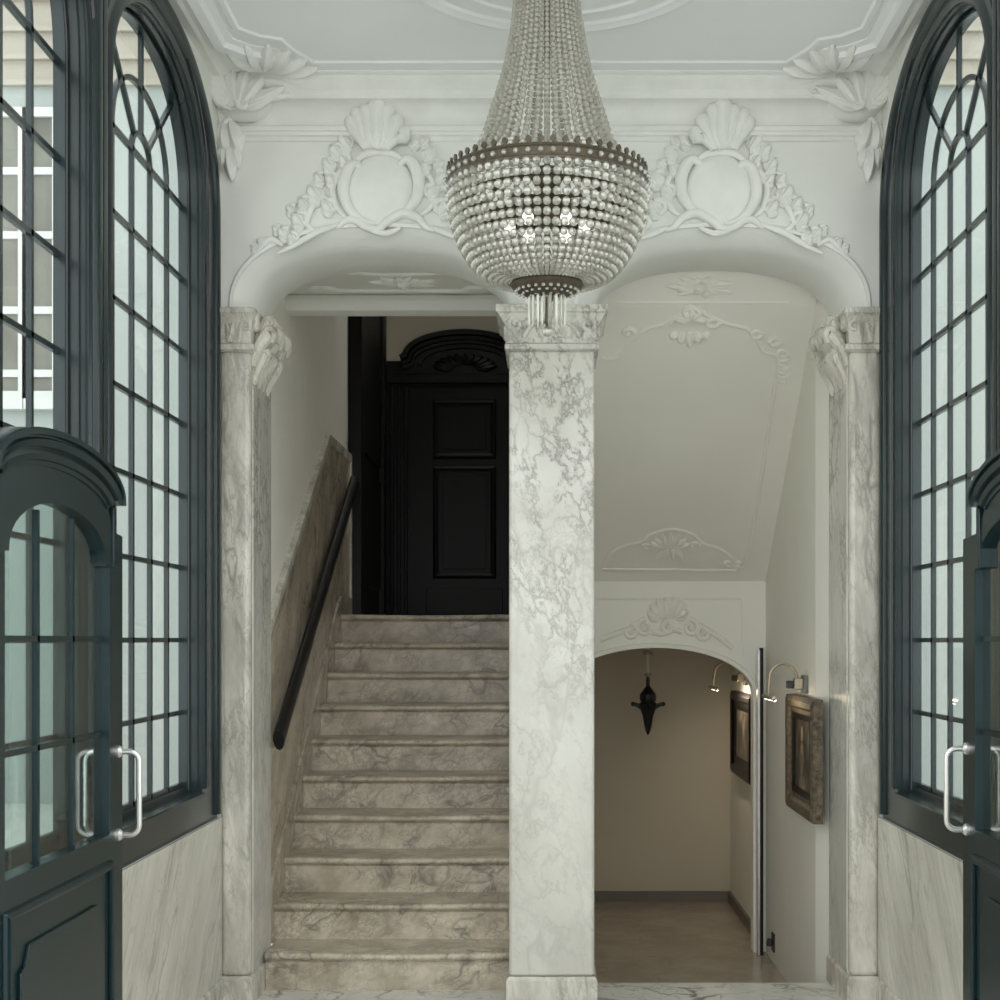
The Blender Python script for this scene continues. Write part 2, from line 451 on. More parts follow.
cap = MB().rects([(XM0 - .004, XM1 + .004, YF - .006, 6.64, 2.826), (XM0 - .015, XM1 + .015, YF - .015, 6.64, 2.90), (XM0 - .045, XM1 + .045, YF - .04, 6.645, 2.95), (XM0 - .055, XM1 + .055, YF - .05, 6.645, 2.955), (XM0 - .055, XM1 + .055, YF - .05, 6.645, 2.985), (XM0 - .04, XM1 + .04, YF - .03, 6.645, 2.99)])
capo = pp(cap, 'capital', 'marble_pillar', pil)
car = MB()
front = lambda y0: (lambda a, b, d: (a, y0 - d, b))
fr = front(YF - .02)
for s in (-1, 1):
    cx = .0075 + s * .155
    volute(car, fr, cx, 2.905, .034, PI/2, -s * 1.4, .012)
    leaf(car, fr, (cx - s*.02, 2.84), (cx + s*.02, 2.90), .02, .1 * s)
    leaf(car, fr, (.0075 + s*.05, 2.955), (.0075 + s*.13, 2.945), .016, .2*s)
    leaf(car, fr, (.0075 + s*.03, 2.96), (.0075 + s*.10, 2.915), .014, -.2*s)
    car.relief(smooth_path([(.0075 + s*.02, 2.93), (.0075 + s*.06, 2.915), (.0075 + s*.10, 2.885), (.0075 + s*.12, 2.85)]), .008, fr, .9)
    side = (lambda s: (lambda a, b, d: (.0075 + s*(.19 + d), a, b)))(s)
    volute(car, side, 6.27, 2.89, .04, PI/2, 1.4, .014)
    volute(car, side, 6.50, 2.89, .04, PI/2, -1.4, .014)
for k in range(-2, 3): leaf(car, fr, (.0075 + k*.012, 2.955), (.0075 + k*.03, 2.985 - abs(k)*.006), .009)
car.build('carving', 'marble_pillar', capo, loc=tuple(pil.location))

# side pilasters
def pilaster(s, label):
    root = thing('marble_pilaster', label, 'pilaster', (s * 1.345, 6.42, 0), 'grey marble pilasters')
    l = (-1.345, 6.42, 0)
    def b(mb, name, mat, par, **k):
        o = mb.build(name, mat, par, loc=l, **k)
        if s > 0:
            me = o.data
            for v in me.vertices: v.co.x = -v.co.x
            me.flip_normals()
        return o
    b(MB().box(-HW, -1.283, YF, 6.645, .12, 2.80), 'shaft', 'marble_grey', root, bevel=.022, segs=3)
    b(MB().box(-1.30, -1.279, 6.25, 6.655, .12, 2.79), 'jamb_facing', 'marble_pillar', root, bevel=.006)
    b(MB().rects([(-HW, -1.268, YF - .016, 6.65, 0), (-HW, -1.268, YF - .016, 6.65, .11), (-HW, -1.28, YF - .003, 6.65, .122)]), 'plinth', 'marble_grey', root)
    b(MB().rects([(-HW, -1.28, YF - .004, 6.65, 2.79), (-HW, -1.262, YF - .02, 6.65, 2.80), (-HW, -1.262, YF - .02, 6.65, 2.82), (-HW, -1.278, YF - .006, 6.65, 2.83)]), 'necking', 'marble_grey', root)
    c = b(MB().rects([(-HW, -1.278, YF - .006, 6.65, 2.826), (-HW, -1.274, YF - .012, 6.65, 2.91), (-HW, -1.262, YF - .030, 6.65, 2.95), (-HW, -1.258, YF - .035, 6.65, 2.955), (-HW, -1.258, YF - .035, 6.65, 2.976), (-HW, -1.265, YF - .02, 6.65, 2.98)]), 'capital', 'marble_grey', root)
    car = MB()
    sd = lambda a, b, d: (-1.272 + d, a, b)
    def curled(y, yt, z0, z1, out, w):
        pts = smooth_path([(-1.285, y, z0), (-1.268, y, z0 + (z1 - z0)*.4), (-1.25 + out*.35, (y + yt)/2, z0 + (z1 - z0)*.8), (-1.25 + out*.8, yt, z1), (-1.25 + out, yt, z1 - .012), (-1.255 + out, yt, z1 - .045)], 4)
        car.tube(pts, interp([w*.5, w*.8, w, w*1.05, w*.8, w*.25], len(pts)), 8)
    for k in range(5): curled(6.25 + k*.085, 6.25 + k*.085, 2.74, 2.885 + .012*(k % 2), .055 + .012*(k % 2), .030)
    for k in range(4): curled(6.29 + k*.085, 6.29 + k*.085, 2.80, 2.945, .035, .026)
    for k in range(4): curled(6.27 + k*.095, 6.27 + k*.095, 2.665, 2.80, .022, .026)
    volute(car, sd, 6.26, 2.925, .034, PI/2, 1.5, .018)
    volute(car, sd, 6.58, 2.925, .034, PI/2, -1.5, .018)
    car.relief(smooth_path([(6.27, 2.955), (6.34, 2.945), (6.42, 2.96), (6.50, 2.945), (6.57, 2.955)]), .014, sd, 1.2)
    fr = front(YF - .01)
    leaf(car, fr, (-1.36, 2.83), (-1.385, 2.92), .016); leaf(car, fr, (-1.33, 2.83), (-1.315, 2.93), .018)
    car.relief(smooth_path([(-1.395, 2.94), (-1.35, 2.925), (-1.30, 2.945)]), .009, fr, .9)
    volute(car, fr, -1.30, 2.90, .022, PI/2, -1.3, .009)
    leaf(car, fr, (-1.375, 2.83), (-1.345, 2.925), .02, .2)
    b(car, 'carving', 'marble_grey', c)
    return root
pilaster(-1, 'grey marble pilaster at the foot of the stairs beside the handrail')
pilaster(1, 'grey marble pilaster at the passage mouth beside the gilt framed painting')

# ------------------------------------------------------------------ side walls, windows
CF, CN = 5.31, 3.82          # centres of the far and near window
SPW, RW = 3.32, .465         # window springing and rise
for s, side in ((-1, 'left'), (1, 'right')):
    T = lambda a, b, d, s=s: (s * (HW + d), a, b)
    def win_outline(c, h0, h1, zb):
        a = basket(c, h0, SPW, .60, 24, 7 if c == CF else 2.35, PI, PI/2); b = basket(c, h1, SPW, .60, 24, 2.35 if c == CF else 7, PI/2, 0)
        return [(c - h0, zb)] + a + b[1:] + [(c + h1, zb)]
    # wall
    of = win_outline(CF, .744, .886, .80); on = win_outline(CN, .744, .744, .80)
    wl = MB().slab([(YN, -.0), (YF + .45, 0), (YF + .45, CZ + .1), (YN, CZ + .1)], [of, on], T, 0, .14)
    wo = struct(wl.build('wall_' + side, 'plaster', smooth=0), 'white %s hall wall with two tall arched windows' % side, 'wall')
    MB().slab([(YN, .12), (YF, .12), (YF, .803), (YN, .803)], [], T, -.008, 0).build('dado', 'marble_dado', wo, smooth=0)
    bb = MB().loft([[(s*HW, y, 0), (s*(HW - .02), y, 0), (s*(HW - .02), y, .108), (s*(HW - .012), y, .12), (s*HW, y, .122)] for y in (YN, YF - .016)])
    struct(bb.build('baseboard_' + side, 'marble_grey'), 'grey marble baseboard along the %s hall wall' % side, 'baseboard')
    for wi, (c, h0, h1) in enumerate(((CF, .744, .886), (CN, .744, .744))):
        n = 1 + wi + (0 if s < 0 else 2)
        root = thing('window_%d' % n, '%s arched window with dark green frame and many small panes on the %s' % (('far', 'near')[wi], side), 'window', (s * HW, c, .8), kind='structure')
        l = root.location
        ow = lambda mb, nm, mt, par=root, **k: mb.build(nm, mt, par, loc=(l.x, l.y, l.z), **k)
        HO = .62
        hole = [(c - HO, .93)] + basket(c, HO, SPW, .475, 28, 2.35) + [(c + HO, .93)]
        out = win_outline(c, h0, h1, .80)
        ow(MB().slab(out, [hole], T, .012, .095), 'frame', 'paint', bevel=.005)
        arch = [(c - HO, .95)] + basket(c, HO, SPW, .475, 40, 2.35) + [(c + HO, .95)]
        md = MB()
        md.sweep(arch, [(.005, .014), (.005, .004), (.018, -.002), (.034, 0), (.046, .008), (.058, .014)], T)
        md.sweep(arch, [(.085, .014), (.09, .004), (.102, .004), (.11, .014)], T)
        md.sweep(arch, [(-.010, .030), (-.010, .046), (.004, .046), (.004, .030)], T)
        md.sweep(arch, [(-.016, .062), (-.02, .075), (-.02, .09), (.004, .09), (.004, .06)], T)
        ow(md, 'frame_moulding', 'paint')
        oa = [(c - h0 + .02, .82)] + basket(c, h0 - .02, SPW, .58, 20, 7 if c == CF else 2.35, PI, PI/2) + basket(c, h1 - .02, SPW, .58, 20, 2.35 if c == CF else 7, PI/2, 0)[1:] + [(c + h1 - .02, .82)]
        om = MB().sweep(oa, [(-.04, .014), (-.035, .004), (-.02, -.006), (.0, -.008), (.016, -.004), (.018, .014)], T)
        ow(om, 'frame_border', 'paint')
        sl = MB().slab([(c - HO + .001, .925), (c + HO - .001, .925), (c + HO - .001, .937), (c - HO + .001, .937)], [], T, -.004, .10)
        ow(sl, 'sill', 'paint', bevel=.005)
        # sash with its bars
        sh = MB(); d0, d1 = .080, .097
        si = [(c - .594, .965)] + basket(c, .594, SPW, .455, 40, 2.35) + [(c + .594, .965)]
        so = [(c - .622, .93)] + basket(c, .622, SPW, .48, 40, 2.35) + [(c + .622, .93)]
        sh.slab(so, [si], T, .066, .103)
        bw = .0095
        def bar(p, q, w=bw):
            sh.sweep([p, q], [(-w, d0), (w, d0), (w, d1), (-w, d1)], T)
        ps = 1.188 / 5
        for o in (-1.5, -.5, .5, 1.5): bar((c + o*ps, .96), (c + o*ps, SPW))
        for k in range(9): bar((c - .597, SPW - k*.2934), (c + .597, SPW - k*.2934), .009)
        for hw_, rs in ((.5*ps, .086), (1.5*ps, .262)):
            sh.sweep(basket(c, hw_, SPW, rs, 20, 2.2), [(-bw, d0), (bw, d0), (bw, d1), (-bw, d1)], T)
        bar((c, SPW + .085), (c, SPW + .46))
        for q in (-1, 1): bar((c + q*.09, SPW + .065), (c + q*.455, SPW + .385))
        ow(sh, 'sash', 'paint')
        go = [(c - .60, .95)] + basket(c, .60, SPW, .46, 30, 2.35) + [(c + .60, .95)]
        ow(MB().slab(go, [], T, .0875, .0905), 'glass', 'pane', smooth=0)

# ------------------------------------------------------------------ entrance door leaves, standing open along the walls
def door_leaf(s, name, y1, xface, label, hin=.07):
    y0 = y1 - 1.08; c = (y0 + y1) / 2
    root = thing(name, label, 'door', (s * xface, y0, 0), kind='structure')
    l = root.location
    T = lambda a, b, d: (s * (xface + d), a, b)       # d > 0 towards the wall
    ow = lambda mb, nm, mt, par=root, **k: mb.build(nm, mt, par, loc=(l.x, l.y, l.z), **k)
    gz0, gz1 = .985, 1.775
    ghw = .412
    hole = [(c - ghw, gz0), (c - ghw, gz1), (c - ghw + .03, gz1)] + basket(c, ghw - .03, gz1 + .01, .135, 20, 2.0) + [(c + ghw - .03, gz1), (c + ghw, gz1), (c + ghw, gz0)]
    zs = 1.875
    out = [(y0, .01), (y0, zs)] + basket(c - hin/2, .50 - hin/2, zs + .01, .16, 24, 2.0) + [(y1, zs), (y1, .01)]
    leafo = ow(MB().slab(out, [hole], T, 0, .05), 'leaf', 'doorpaint', bevel=.003)
    # glazing bead, bars and pane
    bars = MB()
    for t in (1/3, 2/3):
        yb = c - ghw + 2*ghw*t
        bars.sweep([(yb, gz0), (yb, gz1 + .12)], [(-.008, .016), (.008, .016), (.008, .034), (-.008, .034)], T)
    for z in (1.283, 1.563): bars.sweep([(c - ghw, z), (c + ghw, z)], [(-.008, .016), (.008, .016), (.008, .034), (-.008, .034)], T)
    ow(bars, 'glazing_bar', 'doorpaint')
    hb = hole[::-1]
    ow(MB().slab(hole, [], T, .0235, .0265), 'glass', 'doorpane', smooth=0)
    # hood moulding over the arched head
    hood = MB()
    hc, hh = c - hin/2, .533 - hin/2
    hp = [(hc - hh, 1.96)] + basket(hc, hh, 1.972, .128, 40, 2.05) + [(hc + hh, 1.96)]
    hood.sweep(hp, [(-.090, .0), (-.090, -.004), (-.078, -.006), (-.076, -.014), (-.060, -.018), (-.050, -.012), (-.046, -.012), (-.043, -.024), (-.026, -.030), (-.020, -.022), (-.016, -.022), (-.014, -.034), (.0, -.034), (.004, -.028), (.004, .03), (-.03, .05), (-.090, .05)], T)
    ow(hood, 'hood', 'doorpaint', smooth=40)
    ow(MB().box(*sorted((s*(xface - .006), s*(xface + .05))), y1 - .035 - hin, y1 - .006 - hin, zs - .10, zs + .085), 'hood_bracket', 'doorpaint', bevel=.004)
    # lower panel with notched raised field
    pn = MB()
    pa, pb, za, zb = c - .40, c + .40, .12, .885
    pn.sweep([(pa, za), (pa, zb), (pb, zb), (pb, za)], [(-.0, .001), (-.0, -.012), (.012, -.016), (.022, -.010), (.026, .001)], T, closed=True)
    n_ = .06
    f2 = [(pa + .07, za + .08), (pa + .07, zb - .08 - n_), (pa + .07 + n_*.5, zb - .08 - n_*.8), (pa + .07 + n_, zb - .08), (pb - .07 - n_, zb - .08), (pb - .07 - n_*.5, zb - .08 - n_*.8), (pb - .07, zb - .08 - n_), (pb - .07, za + .08)]
    pn.slab(f2, [], T, .001, -.010)
    ow(pn, 'panel', 'doorpaint', bevel=.003)
    # pull handles, one on each face
    for dd, sg in ((0, -1), (.05, 1)):
        yh = y1 - .055; za, zb = .975, 1.225
        hd = MB()
        ins = dd + sg * (.066 if sg < 0 else .042)
        path = [(dd, za)] + [(ins - sg*.03*(1 - math.sin(t)), za + .03*(1 - math.cos(t))) for t in [PI/2*i/6 for i in range(7)]] + [(ins - sg*.03*(1 - math.cos(t)), zb - .03*(1 - math.sin(t))) for t in [PI/2*i/6 for i in range(7)]] + [(dd, zb)]
        hd.tube([T(yh, z, d) for d, z in path], .0088, 10)
        h = ow(hd, 'pull_handle', 'steel', root)
        for z in (za, zb):
            cx = s * (xface + dd + sg * .004)
            rs = MB().loft([[(cx + sg*s*dx, yh + rr*math.cos(2*PI*k/14), z + rr*math.sin(2*PI*k/14)) for k in range(14)] for dx, rr in ((-.004, .019), (.004, .019), (.012, .012))])
            rs.build('rosette', 'steel', h, loc=(l.x, l.y, l.z))
    ow(MB().box(*sorted((s*(xface + .004), s*(xface + .046))), y1 - .001, y1 + .0035, 1.05, 1.69), 'lock_plate', 'brass') if s < 0 else None
    return root
door_leaf(-1, 'door_1', 4.41, 1.30, 'dark green glazed entrance door leaf with arched hood open against the left wall')
door_leaf(1, 'door_2', 4.53, 1.29, 'dark green glazed entrance door leaf with arched hood open against the right wall', .15)
for s, nm, yy in ((-1, 'trim_5', 3.33), (1, 'trim_6', 3.45)):
    struct(MB().box(*sorted((s*1.29, s*1.41)), yy - .14, yy - .012, 0, 2.6).build(nm, 'doorpaint', bevel=.006), 'dark green door jamb on the %s' % ('left' if s < 0 else 'right'), 'door jamb')

# ------------------------------------------------------------------ staircase
st = thing('staircase', 'straight flight of ten worn marble steps up to a dark door', 'staircase', (-.73, Y1, 0))
sl_ = (-.73, Y1, 0)
for k in range(10):
    y = Y1 + k * TREAD; z1 = (k + 1) * RISE
    yend = y + TREAD + .02 if k < 9 else 9.2
    x0 = -1.268 if k == 0 else XL + .012
    if y < YB and k == 1 or y < YB - .02: x0 = -1.266
    x1 = XM0 - .001
    m = MB().box(x0, x1, y, yend + .03, k * RISE - (.02 if k else 0), z1 - .03)
    r = m.build('riser', 'marble_step', st, loc=sl_, smooth=0)
    # tread slab with rounded, slightly worn nosing
    nx = 14; rings = []
    for i in range(nx + 1):
        t = i / nx; x = x0 + (x1 - x0) * t
        sag = -.006 * math.sin(PI * t) ** 2; bow = -.012 * math.sin(PI * t)
        yn = y - .026 + bow
        zt, zb = z1 + sag, z1 - .034
        pr = [(yend, zb + .004), (y + .005, zb), (y - .004, zb - .010), (y - .008, zb - .002), (yn + .008, zb + .003)]
        pr += [(yn + .014 - .014*math.cos(a), (zt + zb)/2 + .001 + (zt - zb)/2*math.sin(a)) for a in [-PI/3 + (PI*5/6)*j/6 for j in range(7)]]
        pr += [(yend, z1)]
        rings.append([(x, yy, zz) for yy, zz in pr])
    MB().loft(rings).build('tread', 'marble_step', st, loc=sl_, smooth=40)
# landing slab, walls of the stairwell
struct(MB().box(XL, .30, 9.21, 11.5, 1.58, 10*RISE).build('floor_landing', 'marble_step', smooth=0), 'marble landing at the head of the stairs', 'floor')
struct(MB().box(XL - .3, XL, YB, 11.7, -.3, 4.6).build('wall_stair', 'cream', smooth=0), 'cream wall left of the staircase', 'wall')
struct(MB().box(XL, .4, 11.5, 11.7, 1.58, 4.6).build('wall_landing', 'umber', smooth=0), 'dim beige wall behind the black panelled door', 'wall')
mw = MB().box(XM0, XM1, YB, 9.0, -.3, 4.6).box(.10, XM1, 9.0, 11.6, -.3, 4.6)
struct(mw.build('wall_middle', 'passage', smooth=0), 'wall between staircase and passage behind the pillar', 'wall')
struct(MB().slab([(XL - .05, 7.1), (.3, 7.1), (.3, 11.7), (XL - .05, 11.7)], [[(-1.1, 9.45), (-.1, 9.45), (-.1, 10.45), (-1.1, 10.45)]], lambda a, b, d: (a, b, 4.5 + d), 0, .15).box(XL, XM0, 7.19, 7.28, 3.30, 4.5).build('ceiling_stair', 'cream', smooth=0), 'high ceiling over the stairwell with an added unseen opening to light the landing', 'ceiling')  # ceiling hole added out of view so daylight reaches the landing wall
so = struct(MB().box(XL, XM0, YB, 7.28, 3.275, 3.36).build('ceiling_arch', 'plaster', smooth=0), 'flat plaster soffit just behind the staircase arch', 'ceiling')
lp = xprofile([(7.30, 3.19), (7.30, 3.36), (7.25, 3.36), (7.20, 3.28), (7.17, 3.262), (7.16, 3.24), (7.19, 3.225), (7.21, 3.20), (7.24, 3.19)], XL, XM0)
lp.build('edge_moulding', 'plaster', so)
# soffit moulding lines with scrolled ends
sm = MB(); toS = lambda a, b, d: (a, b, 3.275 - d)
ln = smooth_path([(-1.18, 7.06), (-1.09, 7.04), (-1.04, 7.09), (-.98, 7.10), (-.60, 7.10), (-.46, 7.10), (-.42, 7.09), (-.38, 7.04), (-.28, 7.06)], 4)
sm.relief(ln, .018, toS, .8)
sm.relief(smooth_path([(-1.0, 6.74), (-.85, 6.78), (-.73, 6.79), (-.6, 6.78), (-.46, 6.74)], 5), .014, toS, .8)
volute(sm, toS, -1.14, 7.05, .04, 0, 1.2, .012); volute(sm, toS, -.32, 7.05, .04, PI, -1.2, .012)
sm.build('soffit_moulding', 'stucco', so)

def rosette(name, label, to3, w, h, mt='stucco'):
    mb = MB()
    for k in range(14):
        a = 2*PI*k/14
        leaf(mb, to3, (.15*w*math.cos(a), .15*h*math.sin(a)), (w*math.cos(a)*(1 if k % 2 else .75), h*math.sin(a)*(1 if k % 2 else .75)), .026, .15)
    mb.relief([(-.03, 0), (0, 0), (.03, 0)], [.02, .04, .02], to3, 1)
    return tag(mb.build(name, mt), label, 'plaster ornament')
rosette('plaster_rosette', 'white plaster flower cluster on the soffit above the staircase arch', lambda a, b, d: (-.70 + a, 6.94 + b, 3.275 - d), .17, .10)

# raking marble dado, skirting, handrail
toYZ = lambda a, b, d: (XL + d, a, b)
rk = [(YB, .2), (YB, 1.63), (8.46, 2.755), (9.36, 2.755), (9.36, 1.60), (8.9, 1.60)]
dd = struct(MB().slab(rk, [], toYZ, 0, .018).build('trim_7', 'marble_rake', smooth=0), 'raking veined marble panel on the wall beside the stairs', 'wall panel')
cp = MB().sweep([(YB, 1.63), (8.46, 2.755), (9.36, 2.755)], [(-.05, .016), (-.05, .028), (-.01, .034), (.004, .03), (.006, 0), (-.05, 0)], toYZ)
cp.build('dado_cap', 'marble_grey', dd)
MB().slab([(9.36, 1.6), (9.36, 2.75), (9.39, 2.75), (9.39, 1.6)], [], toYZ, 0, .03).build('end_moulding', 'marble_grey', dd)
sk = [(YB, .42), (8.80, 1.79), (8.93, 1.83), (9.36, 1.83), (9.36, 1.62), (8.6, 1.4), (YB, .2)]
MB().slab(sk, [], toYZ, .018, .032).build('skirting', 'marble_rake', dd)
hr = thing('handrail', 'black iron handrail sloping up the marble wall beside the stairs', 'handrail', (XL + .07, 6.68, 1.1))
hl = tuple(hr.location)
A_, B_ = Vector((XL + .062, 6.665, 1.10)), Vector((XL + .062, 9.22, 2.555))
rail = MB(); dv = (B_ - A_).normalized(); up = Vector((0, -dv.z, dv.y))
rings = []
for p in (A_, B_):
    rings.append([p + Vector((1, 0, 0)) * (.026*math.cos(a)) + up * (.056*math.sin(a)) for a in [2*PI*k/12 for k in range(12)]])
rail.loft(rings); pr = rail.build('rail', 'blackiron', hr, loc=hl, smooth=50)
for t in (.12, .5, .92):
    p = A_.lerp(B_, t)
    MB().tube([p, p + Vector((-.01, 0, -.05)), p + Vector((-.033, 0, -.055))], .009, 8).build('bracket', 'brass', hr, loc=hl)

# black panelled door with carved arched head
bd = thing('door_3', 'black panelled door with carved arched pediment at the head of the stairs', 'door', (-.67, 11.5, 10*RISE), kind='structure')
bl = tuple(bd.location); ZL = 10*RISE
ob = lambda mb, nm, par=bd, **k: mb.build(nm, 'blackwood', par, loc=bl, **k)
cxd = -.67
surround = [(cxd - .63, ZL + .001), (cxd - .63, ZL + 2.04)] + [(cxd - .50, ZL + 2.04)] + basket(cxd, .46, ZL + 2.06, .185, 24, 2.0) + [(cxd + .50, ZL + 2.04), (cxd + .63, ZL + 2.04), (cxd + .63, ZL + .001)]
ob(MB().slab(surround, [], lambda a, b, d: (a, 11.5 - d, b), .001, .09), 'surround')
hd = MB(); to = lambda a, b, d: (a, 11.5 - d, b)
hd.sweep([(cxd - .50, ZL + 2.045)] + basket(cxd, .46, ZL + 2.06, .185, 30, 2.0) + [(cxd + .50, ZL + 2.045)], [(-.07, .09), (-.07, .12), (-.05, .125), (-.045, .15), (-.02, .16), (-.01, .19), (.02, .20), (.03, .18), (.03, .05)], to)
hd.sweep([(cxd - .36, ZL + 2.02)] + basket(cxd, .35, ZL + 2.02, .135, 24, 2.0) + [(cxd + .36, ZL + 2.02)], [(-.015, .09), (-.015, .11), (.01, .115), (.015, .09)], to)
ob(hd, 'pediment')
sh = MB()
for k in range(11):
    a = PI * (k + .5) / 11
    leaf(sh, lambda a_, b_, d: (a_, 11.41 - d, b_), (cxd + .10*math.cos(a), ZL + 1.97 + .04*math.sin(a)), (cxd + .26*math.cos(a), ZL + 1.985 + .115*math.sin(a)), .04)
ob(sh, 'carved_shell')
dl = MB()
dl.slab([(cxd - .42, ZL + .003), (cxd - .42, ZL + 1.82), (cxd + .42, ZL + 1.82), (cxd + .42, ZL + .003)], [], to, .09, .12)
lf = ob(dl, 'leaf')
pm = MB()
for (za, zb) in ((.34, 1.20), (1.28, 1.72)):
    pm.sweep([(cxd - .235, ZL + za), (cxd - .235, ZL + zb), (cxd + .235, ZL + zb), (cxd + .235, ZL + za)], [(-.03, .12), (-.03, .135), (-.01, .145), (.01, .135), (.015, .12)], to, closed=True)
    pm.slab([(cxd - .17, ZL + za + .06), (cxd - .17, ZL + zb - .06), (cxd + .17, ZL + zb - .06), (cxd + .17, ZL + za + .06)], [], to, .12, .132)
pm.slab([(cxd - .30, ZL + .05), (cxd - .30, ZL + .25), (cxd + .30, ZL + .25), (cxd + .30, ZL + .05)], [], to, .12, .135)
ob(pm, 'panel', bevel=.004)
pl = MB()
for s in (-1, 1):
    for k in range(3): pl.box(cxd + s*(.45 + .055*k), cxd + s*(.475 + .055*k), 11.39, 11.43, ZL + .004, ZL + 1.85) if s > 0 else pl.box(cxd - (.475 + .055*k), cxd - (.45 + .055*k), 11.39, 11.43, ZL + .004, ZL + 1.85)
pl.box(cxd - .60, cxd + .60, 11.36, 11.43, ZL + 1.86, ZL + 1.93)
ob(pl, 'pilaster_strip', bevel=.006)
# black side door case on the left of the landing
sd = thing('door_4', 'black door case on the left wall of the landing', 'door', (XL, 10.1, ZL), kind='structure')
sl2 = tuple(sd.location)
os_ = lambda mb, nm: mb.build(nm, 'blackwood', sd, loc=sl2, bevel=.006)
os_(MB().box(XL + .001, XL + .05, 9.42, 10.80, ZL + .002, 4.3), 'leaf')
os_(MB().box(XL + .001, XL + .09, 9.40, 9.55, ZL + .002, 4.35).box(XL + .001, XL + .09, 10.68, 10.82, ZL + .002, 4.35), 'architrave')
os_(MB().box(XL + .05, XL + .07, 9.62, 10.6, ZL + .2, ZL + 1.0).box(XL + .05, XL + .07, 9.62, 10.6, ZL + 1.1, ZL + 2.2), 'panel')
struct(MB().box(XL, XL + .02, 10.83, 11.49, ZL, 2.74).build('trim_8', 'marble_rake', smooth=0), 'dark marble dado between the landing doors', 'wall panel')

# ------------------------------------------------------------------ passage
struct(MB().loft([[(1.281, YB, z), (XR, 6.80, z), (XR, 10.2, z), (1.62, 10.2, z), (1.62, YB, z)] for z in (-.36, 3.5)]).build('wall_passage', 'passage', smooth=0), 'pale right wall of the passage hung with a painting', 'wall')
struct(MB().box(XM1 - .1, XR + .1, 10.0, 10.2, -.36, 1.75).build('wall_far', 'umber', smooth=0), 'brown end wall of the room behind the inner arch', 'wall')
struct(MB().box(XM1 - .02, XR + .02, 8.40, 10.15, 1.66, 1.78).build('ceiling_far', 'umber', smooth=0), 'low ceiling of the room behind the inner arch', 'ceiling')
bs = MB().box(XM1, XR, 9.978, 10.0, -.24, -.17).box(XR - .02, XR, 8.48, 9.98, -.24, -.17)
struct(bs.build('baseboard_far', 'skirt', smooth=0), 'grey baseboard round the room behind the inner arch', 'baseboard')
SL0, SL1 = Vector((0, 6.80, 3.125)), Vector((0, 8.40, 1.875))
so2 = MB()
prof = [(YB, 3.275), (6.80, 3.125), (8.40, 1.875), (8.40, 1.99), (6.86, 3.24), (6.8, 3.4), (YB, 3.4)]
slope = struct(xprofile(prof, XM1, XR).build('ceiling_slope', 'passage', smooth=0), 'sloping plaster underside of stairs over the passage', 'ceiling')
dvec = (SL1 - SL0).normalized(); nvec = Vector((0, -dvec.z, dvec.y)); nvec = -nvec if nvec.z > 0 else nvec
SLEN = (SL1 - SL0).length
def toSL(a, b, d):          # a = x, b = distance down the slope
    q = SL0 + dvec * b + nvec * d
    return (a, q.y, q.z)
fn = (Vector((0, 6.80, 3.125)) - Vector((0, YB, 3.275))); FL = fn.length; fn.normalize()
fnn = Vector((0, fn.z, -fn.y)); fnn = -fnn if fnn.z > 0 else fnn
def toFA(a, b, d):
    q = Vector((0, YB, 3.275)) + fn * b + fnn * d
    return (a, q.y, q.z)
fm = MB(); fm.relief([(XM1 + .12, FL - .02), (1.12, FL - .02)], .007, toFA, .8)
fm.relief(smooth_path([(.40, .05), (.55, .03), (.70, .025), (.85, .03), (1.0, .05)]), .006, toFA, .8)
fm.build('soffit_moulding', 'passage', slope)
rosette('plaster_rosette', 'low plaster flower spray on the soffit above the passage arch', lambda a, b, d: (.70 + a, *toFA(0, FL * .5 + b, d)[1:]), .17, .06, 'passage')

# line moulding and ornaments on the slope; pixels in the photograph give the drawing, the slope gives the place
def px2slope(px, py):
    # ray from the eye meets the slope plane
    d = Vector(((px - VX) / F, 1, -(py - VY) / F)); o = Vector((0, 0, EYE))
    t = (SL0 - o).dot(nvec) / d.dot(nvec); q = o + d * t
    return (q.x, (q - SL0).dot(dvec))
top = thing('plaster_panel_moulding', 'fine plaster frame with a leafy crest on the sloping passage ceiling', 'plaster ornament', (.72, 7.5, 2.6))
tl = tuple(top.location)
fr_ = MB()
for pts in ([(602, 358), (618, 357), (632, 340), (648, 328), (664, 324), (676, 316), (690, 310)], [(700, 310), (714, 318), (728, 324), (745, 328), (756, 338), (764, 352), (778, 357), (775, 385), (764, 460), (752, 535), (744, 562)]):
    fr_.relief(smooth_path([px2slope(*p) for p in pts], 4), .010, toSL, .9)
fr_.build('frame_line', 'passage', top, loc=tl)
cr = MB()
for x, y, r in ((690, 312, .030), (676, 322, .026), (712, 321, .026), (628, 332, .022), (756, 333, .022), (774, 340, .024), (782, 352, .02)):
    a, b = px2slope(x, y); sg = 1 if x > 690 else -1
    volute(cr, toSL, a, b, r*1.35, 0, sg*1.1, r*.6)
for dx, dy in ((-14, 2), (-7, -7), (0, -10), (8, -6), (15, 1)):
    leaf(cr, toSL, px2slope(690, 318), px2slope(690 + dx*1.2, 316 + dy), .034, .2, 1.4)
for dx in (-18, -9, 0, 9, 18):
    leaf(cr, toSL, px2slope(690 + dx*.8, 332), px2slope(690 + dx, 348 - abs(dx)*.5), .028, .1, 1.2)
for y in (362, 370, 378): leaf(cr, toSL, px2slope(778, y), px2slope(790, y - 5), .026, .2); leaf(cr, toSL, px2slope(776, y), px2slope(786, y + 6), .024, -.2)
cr.build('crest', 'passage', top, loc=tl)
low = thing('plaster_panel_moulding', 'low arched plaster moulding with shell at the foot of the sloping passage ceiling', 'plaster ornament', (.72, 8.2, 2.1))
ll = tuple(low.location); lm = MB()
lm.relief([px2slope(602, 569), px2slope(736, 570)], .010, toSL, .8)
